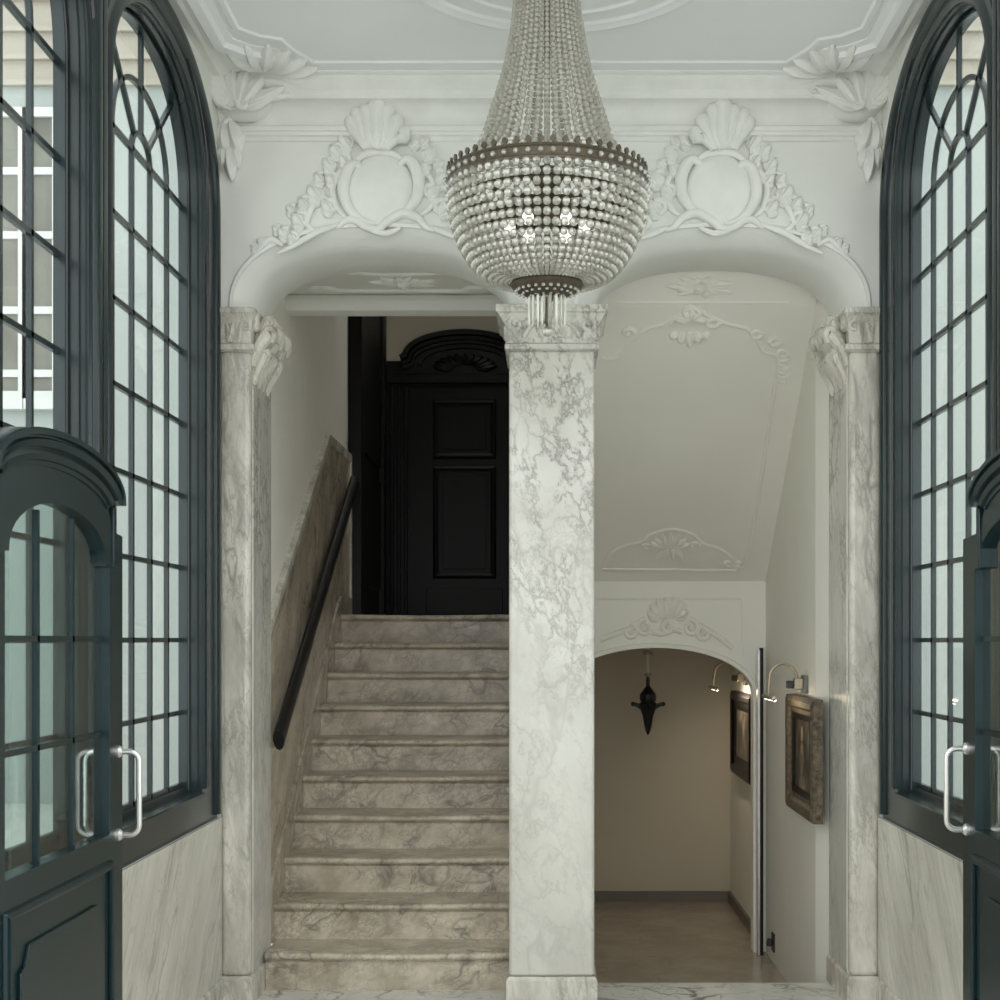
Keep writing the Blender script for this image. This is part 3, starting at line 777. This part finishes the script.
lm.relief(smooth_path([px2slope(*p) for p in ((603, 566), (612, 553), (626, 545), (642, 542), (652, 534), (672, 529), (692, 534), (702, 543), (720, 549), (734, 560), (742, 568))], 4), .011, toSL, .8)
lm.build('frame_line', 'passage', low, loc=ll)
ls = MB()
for k in range(7):
    a = PI * (k + .5) / 7
    leaf(ls, toSL, px2slope(670 + 5*math.cos(a), 548), px2slope(670 + 20*math.cos(a), 546 - 13*math.sin(a)), .028, .1)
for x, sg in ((646, 1), (694, -1), (728, 1), (738, 1)): volute(ls, toSL, *px2slope(x, 545 if x < 700 else 563), .03, 0, sg*1.2, .012)
for dx in (-14, -5, 5, 14): leaf(ls, toSL, px2slope(670 + dx*.4, 549), px2slope(670 + dx, 560), .022, .2)
ls.build('shell', 'passage', low, loc=ll)

# inner wall with arch
YI = 8.37
arch_i = [(XM1, 1.405)] + [p for p in basket(.612, .56, 1.25, .265, 60, 2.0) if p[0] > XM1 + .001]
outl = [(XM1, 1.94)] + arch_i + [(1.172, -.24), (XR, -.24), (XR, 1.94)]
wi_ = struct(MB().slab(outl, [], toXZ, YI, YI + .10).build('wall_inner', 'passage', smooth=30), 'plaster wall with a low arch under the stairs', 'wall')
im = MB()
im.sweep(arch_i + [(1.172, -.24)], [(.0, YI), (.0, YI - .012), (.022, YI - .014), (.028, YI)], toXZ)
im.sweep([(XM1, 1.806), (1.11, 1.806), (1.11, 1.46)], [(-.008, YI), (-.008, YI - .014), (.010, YI - .014), (.010, YI)], toXZ)
im.build('wall_moulding', 'passage', wi_)
ic = MB(); fi = front(YI - .004)
q = lambda x, y: ((x - VX) * YI / F, EYE - (y - VY) * YI / F)
for k in range(7):
    a = PI * (k + .5) / 7
    leaf(ic, fi, q(668 + 8*math.cos(a), 618), q(668 + 21*math.cos(a), 616 - 21*math.sin(a)), .05, .1)
for x, y, r, sg in ((645, 628, .05, 1), (690, 628, .05, -1), (704, 634, .045, 1), (630, 632, .045, -1), (668, 628, .04, 1)): volute(ic, fi, *q(x, y), r, PI/2, sg*1.2, .016)
for pts in ([(600, 640), (615, 634), (628, 629), (640, 622)], [(696, 624), (708, 630), (720, 638), (732, 648)], [(652, 632), (662, 634), (672, 630), (682, 632)]): ic.relief(smooth_path([q(*p) for p in pts]), .016, fi, .9)
tag(ic.build('plaster_cartouche', 'passage'), 'plaster shell and scroll ornament over the low inner arch', 'plaster ornament')

# ------------------------------------------------------------------ paintings and their lamps
def painting(label, y0, y1, z0, z1, fmat, cmat, dep, fw, figure=None):
    root = thing('painting', label, 'painting', (XR, (y0 + y1)/2, z0))
    l = tuple(root.location); T = lambda a, b, d: (XR - .003 - d, a, b)
    MB().sweep([(y0, z0), (y0, z1), (y1, z1), (y1, z0)], [(0, 0), (0, dep*.8), (-fw*.25, dep), (-fw*.55, dep*.9), (-fw*.7, dep*.6), (-fw, dep*.5), (-fw, 0)], T, closed=True).build('frame', fmat, root, loc=l)
    fw2 = fw * .95
    MB().sweep([(y0 + fw2, z0 + fw2), (y0 + fw2, z1 - fw2), (y1 - fw2, z1 - fw2), (y1 - fw2, z0 + fw2)], [(0, 0), (0, dep*.55), (-.03, dep*.45), (-.03, 0)], T, closed=True).build('liner', 'blackwood', root, loc=l)
    cv = MB().slab([(y0 + fw, z0 + fw), (y0 + fw, z1 - fw), (y1 - fw, z1 - fw), (y1 - fw, z0 + fw)], [], T, .0, dep*.35).build('canvas', cmat, root, loc=l, smooth=0)
    if figure:
        for poly in figure: MB().slab([(y0 + u*(y1 - y0), z0 + v*(z1 - z0)) for u, v in poly], [], T, dep*.35, dep*.35 + .0012).build('painted_shape', 'figure', cv, loc=l, smooth=0)
    return root
ell = lambda cx, cy, rx, ry: [(cx + rx*math.cos(2*PI*k/18), cy + ry*math.sin(2*PI*k/18)) for k in range(18)]
painting('gilt framed dark painting on the passage wall beside the right marble pilaster', 6.59, 7.34, .722, 1.288, 'gilt', 'canvas', .055, .09,
         [ell(.60, .66, .045, .08), ell(.60, .47, .07, .15), ell(.58, .24, .12, .08), ell(.36, .60, .03, .14)])
painting('black framed small painting in the room behind the inner arch', 8.72, 9.66, .685, 1.225, 'blackwood', 'canvas2', .045, .09)

def picture_lamp(label, y, z, xm, reach, strength):
    root = thing('picture_lamp', label, 'lamp', (XR, y, z), 'gooseneck picture lamps')
    l = tuple(root.location)
    b_ = lambda mb, nm, mt, **k: mb.build(nm, mt, root, loc=l, **k)
    b_(MB().box(XR - .022, XR - .001, y - .05, y + .05, z - .045, z + .045), 'wall_plate', 'greybox', bevel=.004)
    b_(MB().box(XR - .065, XR - .022, y - .03, y + .02, z - .025, z + .03), 'mounting_box', 'brass', bevel=.004)
    b_(MB().box(XR - .10, XR - .066, y - .022, y + .012, z - .02, z + .018), 'knob', 'rubber', bevel=.004)
    xa, xb = XR - .045, XR - reach; xm = (xa + xb) / 2; hx = (xa - xb) / 2
    pts = [(xm + hx*math.cos(t), y, z + .015 + .085*math.sin(t)) for t in [PI*i/20 for i in range(18)]]
    pts += [(xb, y, z - .02), (xb, y, z - .058)]
    b_(MB().tube(pts, .0075, 8), 'arm', 'brass')
    h = b_(MB().tube([(XR - reach, y - .16, z - .062), (XR - reach, y + .16, z - .062)], .012, 10), 'shade', 'brass')
    MB().tube([(XR - reach + .007, y - .15, z - .070), (XR - reach + .007, y + .15, z - .070)], .007, 8).build('tube', 'lampglow', h, loc=l)
    MB().ball((XR - reach, y - .165, z - .062), .013, 8, 6).build('end_knob', 'steel', h, loc=l)
    li = bpy.data.lights.new('picture_light', 'AREA'); li.shape = 'RECTANGLE'; li.size = .3; li.size_y = .02
    li.energy = strength; li.color = (1, .80, .58)
    lo = bpy.data.objects.new('lamp_light', li); COL.objects.link(lo); lo.parent = root
    lo.location = (-reach + .02, 0, -.085)
    lo.rotation_euler = (Vector((-.55, 0, .83)).to_track_quat('Z', 'Y')).to_euler()
    return root
picture_lamp('brass gooseneck picture lamp over the gilt framed painting on passage wall', 7.03, 1.345, 0, .185, .16)
picture_lamp('brass gooseneck picture lamp over the black framed painting behind inner arch', 9.15, 1.32, 0, .215, .9)

# hanging lantern
lx, ly = .608, 9.0
lan = thing('hanging_lantern', 'black wrought lantern hanging on a rod behind the inner arch', 'lantern', (lx, ly, 1.66))
la = tuple(lan.location)
b_ = lambda mb, nm, mt, par=lan, **k: mb.build(nm, mt, par, loc=la, **k)
ZZ = lambda y: EYE - (y - VY) * ly / F
b_(MB().lathe([(.012, 0), (.03, -.012), (.032, -.03)], (lx, ly, ZZ(650)), 12), 'ceiling_cup', 'brass')
b_(MB().tube([(lx, ly, 1.66), (lx, ly, ZZ(674))], .008, 8), 'rod', 'steel')
b_(MB().lathe([(.02, .0), (.024, -.015), (.008, -.02), (.008, -.03)], (lx, ly, ZZ(673)), 12), 'collar', 'brass')
b_(MB().lathe([(.006, ZZ(675)), (.012, ZZ(680)), (.012, ZZ(686)), (.03, ZZ(690)), (.05, ZZ(694)), (.053, ZZ(698)), (.045, ZZ(702)), (.058, ZZ(704)), (.054, ZZ(707)), (.044, ZZ(711)), (.033, ZZ(716)), (.027, ZZ(722)), (.020, ZZ(728)), (.010, ZZ(733)), (.003, ZZ(735))], (lx, ly, 0), 14), 'lantern_body', 'blackiron')
for k in range(4):
    a = k*PI/2
    e = lambda r, y: (lx + r*math.cos(a), ly + r*math.sin(a), ZZ(y))
    b_(MB().tube(smooth_path([e(.03, 709), e(.05, 706.5), e(.07, 705), e(.088, 704), e(.096, 704.5)], 4), [.016 - .004*min(1, i/10) for i in range(17)], 7), 'arm', 'blackiron')
    b_(MB().ball(e(.094, 704), .014, 8, 6), 'scroll_end', 'blackiron')

# slim steel post in front of the inner arch
po = thing('metal_post', 'slim upright steel and black post in front of the inner arch', 'post', (1.199, 8.28, -.24))
pl_ = tuple(po.location)
MB().box(1.182, 1.198, 8.262, 8.30, -.238, 1.50).build('steel_strip', 'steel', po, loc=pl_, bevel=.002)
MB().box(1.1981, 1.216, 8.262, 8.30, -.238, 1.515).build('black_strip', 'blackiron', po, loc=pl_, bevel=.002)
ds = MB().box(1.236, 1.244, 8.02, 8.10, -.17, -.07).lathe([(.018, -.02), (.02, 0), (.015, .02)], (1.222, 8.06, -.12), 10)
tag(ds.build('door_stop', 'rubber'), 'small dark fitting low on the passage wall beside the steel post', 'door stop')

# ------------------------------------------------------------------ plaster cartouches over the arches (drawing for the left one; the right one is its mirror)
def cartouche(mir, label):
    root = thing('plaster_cartouche', label, 'plaster ornament', ((1 if mir else -1) * .74, YF, 3.35), 'plaster cartouches over the arches')
    l = tuple(root.location)
    to3 = front(YF - .004)
    q = lambda x, y: ((x - VX) * 6.17 / F, EYE - (y - VY) * 6.17 / F)
    S = 6.17 / F
    def fin(mb, nm):
        o = mb.build(nm, 'stucco', root, mirror=False, loc=None, smooth=50)
        me = o.data
        for v in me.vertices:
            if mir: v.co.x = -v.co.x
            v.co.x -= l[0]; v.co.y -= l[1]; v.co.z -= l[2]
        if mir: me.flip_normals()
        return o
    sh = MB()         # smooth convex shield
    rings = []
    for i in range(7):
        t = i / 6; k = math.cos(t * PI / 2)
        rings.append([to3(*q(380 + 33*k*math.cos(a), 187 + (34 if math.sin(a) < 0 else 38)*k*math.sin(a)), .03*math.sin(t * PI/2) + .004) for a in [2*PI*j/28 for j in range(28)]])
    sh.loft(rings, cap=False); fin(sh, 'shield')
    rim = MB()
    def strand(pts, w, d=1.0):
        p = smooth_path([q(*a) for a in pts], 6); rim.relief(p, interp([x*S for x in w], len(p)), to3, d, 8, .35)
    strand([(362, 168), (356, 163), (349, 166), (344, 178), (343, 192), (348, 206), (358, 217), (370, 222), (380, 219)], [3, 5, 6, 6.5, 6, 5.5, 4.5, 3.5, 2])
    strand([(398, 164), (406, 158), (413, 163), (418, 176), (418, 190), (413, 202), (404, 210), (394, 213)], [3, 5, 6, 6.5, 6, 5.5, 4, 2.5])
    strand([(355, 160), (363, 153), (376, 150), (392, 152), (402, 159)], [3, 4, 4.5, 4, 3])
    strand([(338, 226), (346, 219), (356, 219), (366, 226), (378, 227), (388, 219), (402, 212), (416, 216), (426, 226), (434, 229)], [2, 4, 5, 4.5, 4, 5, 5.5, 4.5, 3.5, 2])
    strand([(362, 222), (372, 229), (386, 232), (400, 226)], [2, 3.5, 3.5, 2])
    fin(rim, 'scroll_frame')
    cr = MB()
    for bx, tx, ty, w in ((362, 350, 119, 6), (366, 356, 111, 6), (370, 367, 108, 7), (375, 378, 103, 8.5), (381, 389, 107, 7), (386, 399, 118, 7), (391, 406, 130, 7)):
        pts = smooth_path([q(bx + (375 - bx)*.3, 150), q(bx + (tx - bx)*.35 + 2, 137), q(tx - (tx - 376)*.12, ty + 9), q(tx, ty)], 4)
        cr.relief(pts, interp([w*S*k for k in (.5, .85, 1.05, 1.15, .85)], len(pts)), front(YF - .035), 1.2, 8, .5)
    for (x, y, r, tr) in ((376, 143, 5, 1.2), (364, 126, 4, -1), (392, 130, 4, 1)): volute(cr, lambda a, b, d: to3(a, b, d + .06), *q(x, y), r*S, PI/2, tr, 2.2*S)
    fin(cr, 'shell_crest')
    # cascading scrolls on both flanks
    left = [(348, 140, 9, 1), (338, 149, 8, 1), (331, 163, 8, 1), (345, 158, 6, -1), (320, 176, 6, 1), (333, 178, 7, -1), (318, 192, 10, 1), (330, 205, 8, -1), (305, 201, 7, 1), (292, 208, 6, 1), (301, 218, 9, -1), (285, 232, 7, 1), (277, 228, 5, 1), (293, 236, 6, -1), (262, 241, 5, 1), (254, 246, 4, -1)]
    rgt = [(411, 138, 8, -1), (422, 140, 6, -1), (426, 152, 8, -1), (436, 163, 6, -1), (424, 168, 6, 1), (440, 177, 9, -1), (430, 190, 8, 1), (452, 190, 7, -1), (441, 206, 9, 1), (460, 206, 7, -1), (456, 222, 8, 1), (474, 222, 7, -1), (488, 234, 6, -1)]
    lp_ = ([(318, 232), (306, 222), (312, 205), (322, 196), (332, 200)], [(340, 222), (330, 226), (318, 230), (304, 238), (290, 246), (276, 252)], [(352, 172), (340, 170), (332, 186), (336, 206), (346, 216)], [(282, 244), (270, 238), (262, 244), (256, 250)])
    rp_ = ([(432, 226), (446, 232), (458, 237)], [(420, 172), (430, 176), (434, 192), (428, 208), (418, 214)])
    for items, paths in ((left, lp_), (rgt, rp_)):
        gl = MB()
        for x, y, r, sg in items:
            volute(gl, to3, *q(x, y), r*S*.85, PI * (.3 if sg > 0 else .7), sg * 1.25, r*S*.42)
            d = -1 if x < 378 else 1
            leaf(gl, to3, q(x - d*2, y + r*.9), q(x + d*r*1.35, y - r*.55), r*S*1.0, .25*d, 1.6)
            leaf(gl, to3, q(x - d*r*.2, y + r*1.1), q(x + d*r*1.1, y + r*.55), r*S*.75, -.2*d, 1.5)
        for pts in paths:
            p = smooth_path([q(*a) for a in pts], 5); gl.relief(p, interp([2*S, 3.6*S, 3.4*S, 1.5*S], len(p)), to3, 1.0, 8, .3)
        fin(gl, 'leaf_scroll')
    return root
cartouche(False, 'white plaster cartouche with shell crest over the staircase arch')
cartouche(True, 'white plaster cartouche with shell crest over the passage arch')

def corner(mir, label):
    root = thing('plaster_corner_ornament', label, 'plaster ornament', ((1 if mir else -1) * 1.3, YF, 3.75), 'plaster corner ornaments')
    l = tuple(root.location); S = 6.12 / F
    q = lambda x, y: ((x - VX) * 6.12 / F, EYE - (y - VY) * 6.12 / F)
    def fin(mb, nm):
        o = mb.build(nm, 'stucco', root, smooth=50)
        for v in o.data.vertices:
            if mir: v.co.x = -v.co.x
            v.co.x -= l[0]; v.co.y -= l[1]; v.co.z -= l[2]
        if mir: o.data.flip_normals()
    to3 = front(6.085); lo = front(6.17)
    sh = MB()
    cl = lambda a, b, d: (a, b, CZ - .004 - d)          # lies on the ceiling, over the notched corner of its border
    for k in range(7):
        a = R(-118 + 22*k)
        leaf(sh, cl, (-1.19 + .03*math.cos(a), 6.03 + .03*math.sin(a)), (-1.19 + .23*math.cos(a), 6.03 + .27*math.sin(a)), .048, .05, 1.2)
    fin(sh, 'shell')
    lf = MB()
    rings = []
    for i in range(7):
        t = i / 6; k = math.cos(t*PI/2)
        rings.append([(lambda p: (p[0], 6.17 - .115*math.sin(t*PI/2), p[1]))(q(242 + (34 if math.cos(a) > 0 else 30)*k*math.cos(a), 92 + 27*k*math.sin(a))) for a in [2*PI*j/20 for j in range(20)]])
    lf.loft(rings, cap=False)
    dm = front(6.075)
    for tx, ty, w, cu in ((208, 74, 11, -.15), (217, 64, 12, -.1), (234, 64, 13, 0), (252, 70, 13, .1), (270, 80, 12, .15), (288, 94, 10, .2), (278, 104, 9, .25), (208, 92, 10, -.2)):
        leaf(lf, dm, q(238 + (tx - 238)*.12, 112), q(tx, ty), w*S, cu, 1.3)
    for x, y, r, sg in ((228, 84, 7, 1), (256, 90, 7, -1), (224, 104, 8, -1), (246, 108, 8, 1)):
        volute(lf, front(6.06), *q(x, y), r*S, PI/2, sg*1.2, r*S*.4)
    for pts in ([(208, 68), (228, 62), (250, 72), (272, 80), (292, 94)], [(290, 98), (270, 102), (254, 110)]):
        p = smooth_path([q(*a) for a in pts], 5); lf.relief(p, interp([2*S, 4*S, 4*S, 2*S], len(p)), front(6.09), 1.3, 8, .3)
    fin(lf, 'leaf_mass')
    dr = MB()
    for bx, by, tx, ty, w in ((228, 118, 236, 150, 8), (222, 120, 222, 152, 8), (232, 128, 240, 142, 6), (226, 140, 228, 178, 7), (222, 140, 220, 166, 6), (232, 142, 236, 164, 5)):
        leaf(dr, lo, q(bx, by), q(tx, ty), w*S*1.5, .1, 1.5)
    volute(dr, lo, *q(230, 124), 9*S, PI/2, 1.2, 4*S)
    fin(dr, 'leaf_drop')
corner(False, 'white plaster leaf ornament in the ceiling corner above the stair side')
corner(True, 'white plaster leaf ornament in the ceiling corner above the passage side')

# ceiling ring
cg = MB().lathe([(.60, 0), (.60, -.010), (.59, -.018), (.57, -.022), (.555, -.014), (.54, -.012), (.53, 0)], (.02, 5.04, CZ + .001), 72, cap=False)
cg.lathe([(.46, 0), (.455, -.010), (.435, -.012), (.43, 0)], (.02, 5.04, CZ + .001), 64, cap=False)
tag(cg.build('ceiling_rose', 'ceiling'), 'round white plaster ring moulding on the ceiling around the chandelier', 'ceiling moulding')

# ------------------------------------------------------------------ chandelier
chx, chy = -.010, 5.04
ch = thing('chandelier', 'large crystal bead chandelier with bronze crown ring hanging before the pillar', 'chandelier', (chx, chy, CZ))
cc = lambda mb, nm, mt, par=ch, **k: mb.build(nm, mt, par, **k)
Z = lambda z: z - CZ
cc(MB().tube([(0, 0, 0), (0, 0, Z(2.66))], .010, 10), 'stem', 'bronze')
cc(MB().lathe([(.02, 0), (.13, -.005), (.125, -.03), (.11, -.04), (.02, -.04)], (0, 0, 0), 32), 'ceiling_cap', 'bronze')
cw = cc(MB().lathe([(.342, Z(3.122)), (.350, Z(3.122)), (.352, Z(3.130)), (.348, Z(3.134)), (.348, Z(3.160)), (.352, Z(3.164)), (.350, Z(3.172)), (.342, Z(3.172)), (.342, Z(3.122))], (0, 0, 0), 96, cap=False), 'crown_ring', 'bronze')
fme = None
NF = 54
def orbit(proto, n, parent):
    for k in range(1, n):
        o = proto.copy(); COL.objects.link(o); o.parent = parent
        o.rotation_euler = (0, 0, 2*PI*k/n)
f_ = MB().loft([[(.345 + dx, w*c0, Z(z - .044)) for dx, c0 in ((-.003, -1), (.004, -1), (.004, 1), (-.003, 1))] for z, w in ((3.212, .006), (3.221, .005), (3.225, .009), (3.231, .010), (3.237, .007), (3.241, .002))])
orbit(cc(f_, 'finial', 'bronze', cw), NF, cw)
orbit(cc(MB().ball((.352, 0, Z(3.148)), .0095, 8, 6), 'crown_bead', 'crystal', cw), NF, cw)

def dense(prof, n=400):
    """evenly spaced points along a smooth profile"""
    p = smooth_path(prof, 30); L = [0]
    for a, b in zip(p, p[1:]): L.append(L[-1] + math.dist(a, b))
    return p, L
def at_len(p, L, s):
    for i in range(len(L) - 1):
        if L[i+1] >= s:
            t = (s - L[i]) / max(1e-9, L[i+1] - L[i]); return tuple(a + (b - a)*t for a, b in zip(p[i], p[i+1]))
    return p[-1]
def strand(prof, rfun):
    p, L = dense(prof); mb = MB(); s = 0.004
    while s < L[-1]:
        r, z = at_len(p, L, s); br = rfun(s / L[-1])
        mb.ball((r, 0, Z(z)), br, 7, 5); s += br * 2.12
    return mb
NB = 64
bas = strand([(.342, 3.12), (.338, 3.07), (.326, 3.01), (.302, 2.94), (.268, 2.875), (.225, 2.828), (.178, 2.806), (.128, 2.80)], lambda t: .0150 * (1 - .52*max(0, (t - .45)/.55)))
orbit(cc(bas, 'basket_strand', 'crystal', merge=False, smooth=0), NB, ch)
NU = 44
upp = strand([(.332, 3.16), (.272, 3.215), (.228, 3.285), (.188, 3.405), (.151, 3.53), (.126, 3.66), (.111, 3.785), (.104, 3.89)], lambda t: .0125 - .0055*t)
orbit(cc(upp, 'upper_strand', 'crystal', merge=False, smooth=0), NU, ch)
cc(MB().lathe([(.0, Z(2.81)), (.10, Z(2.81)), (.125, Z(2.802)), (.128, Z(2.792)), (.120, Z(2.782)), (.105, Z(2.772)), (.07, Z(2.755)), (.0, Z(2.745))], (0, 0, 0), 40, cap=False), 'bottom_disc', 'bronze')
bd_ = MB()
for rr, n in ((.108, 26), (.084, 20), (.06, 14), (.036, 8)):
    for k in range(n): bd_.ball((rr*math.cos(2*PI*k/n), rr*math.sin(2*PI*k/n), Z(2.744 + .30*max(0, rr - .02)**1.0)), .0065, 6, 4)
cc(bd_, 'disc_bead', 'crystal', merge=False, smooth=0)
cc(MB().lathe([(.010, Z(3.20)), (.05, Z(3.195)), (.055, Z(3.16)), (.035, Z(3.12)), (.05, Z(3.08)), (.06, Z(3.04)), (.03, Z(3.01)), (.012, Z(2.98))], (0, 0, 0), 20), 'hub', 'bronze')
ring = MB(); 
ring.tube([(.30*math.cos(2*PI*k/48), .30*math.sin(2*PI*k/48), Z(3.075)) for k in range(49)], .011, 8, cap=False)
cc(ring, 'inner_ring', 'bronze')
sp = cc(MB().tube([(.05, 0, Z(3.09)), (.18, 0, Z(3.07)), (.30, 0, Z(3.075))], .008, 8), 'ring_arm', 'bronze'); orbit(sp, 8, ch)
sk_ = cc(MB().lathe([(.012, Z(3.07)), (.018, Z(3.05)), (.016, Z(3.02))], (.13, 0, 0), 10), 'lamp_socket', 'bronze'); orbit(sk_, 6, ch)
bu = cc(MB().ball((.13, 0, Z(2.995)), .02, 12, 8, (1, 1, 1.25)), 'bulb', 'bulb'); orbit(bu, 6, ch)
dp = cc(MB().loft([[(.062 + r*math.cos(2*PI*k/6), r*math.sin(2*PI*k/6), Z(z)) for k in range(6)] for z, r in ((2.752, .002), (2.747, .0052), (2.668, .0045), (2.652, .001))]), 'prism_drop', 'crystal', smooth=0); orbit(dp, 18, ch)
dp2 = cc(MB().loft([[(.034 + r*math.cos(2*PI*k/6), r*math.sin(2*PI*k/6), Z(z)) for k in range(6)] for z, r in ((2.75, .002), (2.745, .005), (2.662, .0042), (2.645, .001))]), 'inner_prism_drop', 'crystal', smooth=0); orbit(dp2, 9, ch)
cc(MB().lathe([(.008, Z(2.77)), (.022, Z(2.755)), (.018, Z(2.735)), (.007, Z(2.715)), (.005, Z(2.64))], (0, 0, 0), 14), 'bottom_stem', 'bronze')
cc(MB().ball((0, 0, Z(2.632)), .018, 12, 8), 'bottom_ball', 'crystal')

# ------------------------------------------------------------------ buildings seen through the windows
YE = 14.0
toE = lambda a, b, d: (a, YE - d, b)
qx = lambda x: (x - VX) * YE / F
qz = lambda y: EYE - (y - VY) * YE / F
for s, label in ((-1, 'pale building with white sash windows outside the left hall windows'), (1, 'plain pale building with beige top outside the right hall windows')):
    root = thing('building', label, 'building', (s * 4.6, YE, 0))
    l = tuple(root.location)
    e = lambda mb, nm, mt, par=root, **k: mb.build(nm, mt, par, loc=l, **k)
    x0, x1 = (-7.2, -2.4) if s < 0 else (2.4, 7.2)
    e(MB().box(x0, x1, YE, YE + .3, -.02, 6.93), 'wall', 'facade', smooth=0)
    e(MB().box(x0, x1, YE, YE + .3, 6.93, 9.5), 'upper_wall', 'facadetop', smooth=0)
    st_ = MB()
    for z in (6.90, 7.15, 7.42, 7.72): st_.box(x0, x1, YE - .06, YE, z, z + .05)
    e(st_, 'cornice_band', 'facadetop', smooth=0)
    if s < 0:
        for (xa, xb) in ((-12, 26), (27, 60)):
            za, zb = qz(398), qz(112)
            fo = [(qx(xa), za), (qx(xa), zb), (qx(xb), zb), (qx(xb), za)]
            w = MB()
            w.sweep(fo, [(-.06, 0), (-.06, .05), (.03, .05), (.03, 0)], toE, closed=True)
            n = 2 if xa > 0 else 3
            mid = qx((xa + xb) / 2)
            for y in (172, 236, 311, 374): w.box(qx(xa), qx(xb), YE - .04, YE, qz(y) - .035, qz(y) + .035)
            w.box(qx(xa) , qx(xb), YE - .10, YE, za - .12, za - .02)
            fo_ = e(w, 'window_frame', 'whitetrim', smooth=0)
            MB().box(qx(xa), qx(xb), YE - .012, YE - .001, za, zb).build('window_glass', 'extglass', fo_, loc=l, smooth=0)

# ------------------------------------------------------------------ world, lights, camera
w = bpy.data.worlds.new('overcast sky'); scene.world = w; w.use_nodes = True
bg = w.node_tree.nodes['Background']; bg.inputs[0].default_value = (.965, .985, .99, 1); bg.inputs[1].default_value = 1.0
cam = bpy.data.cameras.new('camera'); co = bpy.data.objects.new('camera', cam); COL.objects.link(co)
co.location = (0, 0, EYE); co.rotation_euler = (PI/2, 0, 0)
cam.sensor_width = 36; cam.lens = 36 * F / 1000
cam.shift_x = -(VX - 500) / 1000; cam.shift_y = (VY - 500) / 1000
cam.clip_start = .05; cam.clip_end = 200
scene.camera = co
vs = scene.view_settings
vs.view_transform = 'Standard'; vs.look = 'None'; vs.gamma = 1; vs.use_curve_mapping = False
vs.exposure = 1.48
scene.cycles.use_denoising = True
scene.cycles.max_bounces = 10; scene.cycles.diffuse_bounces = 6; scene.cycles.transparent_max_bounces = 24
scene.cycles.sample_clamp_indirect = 6
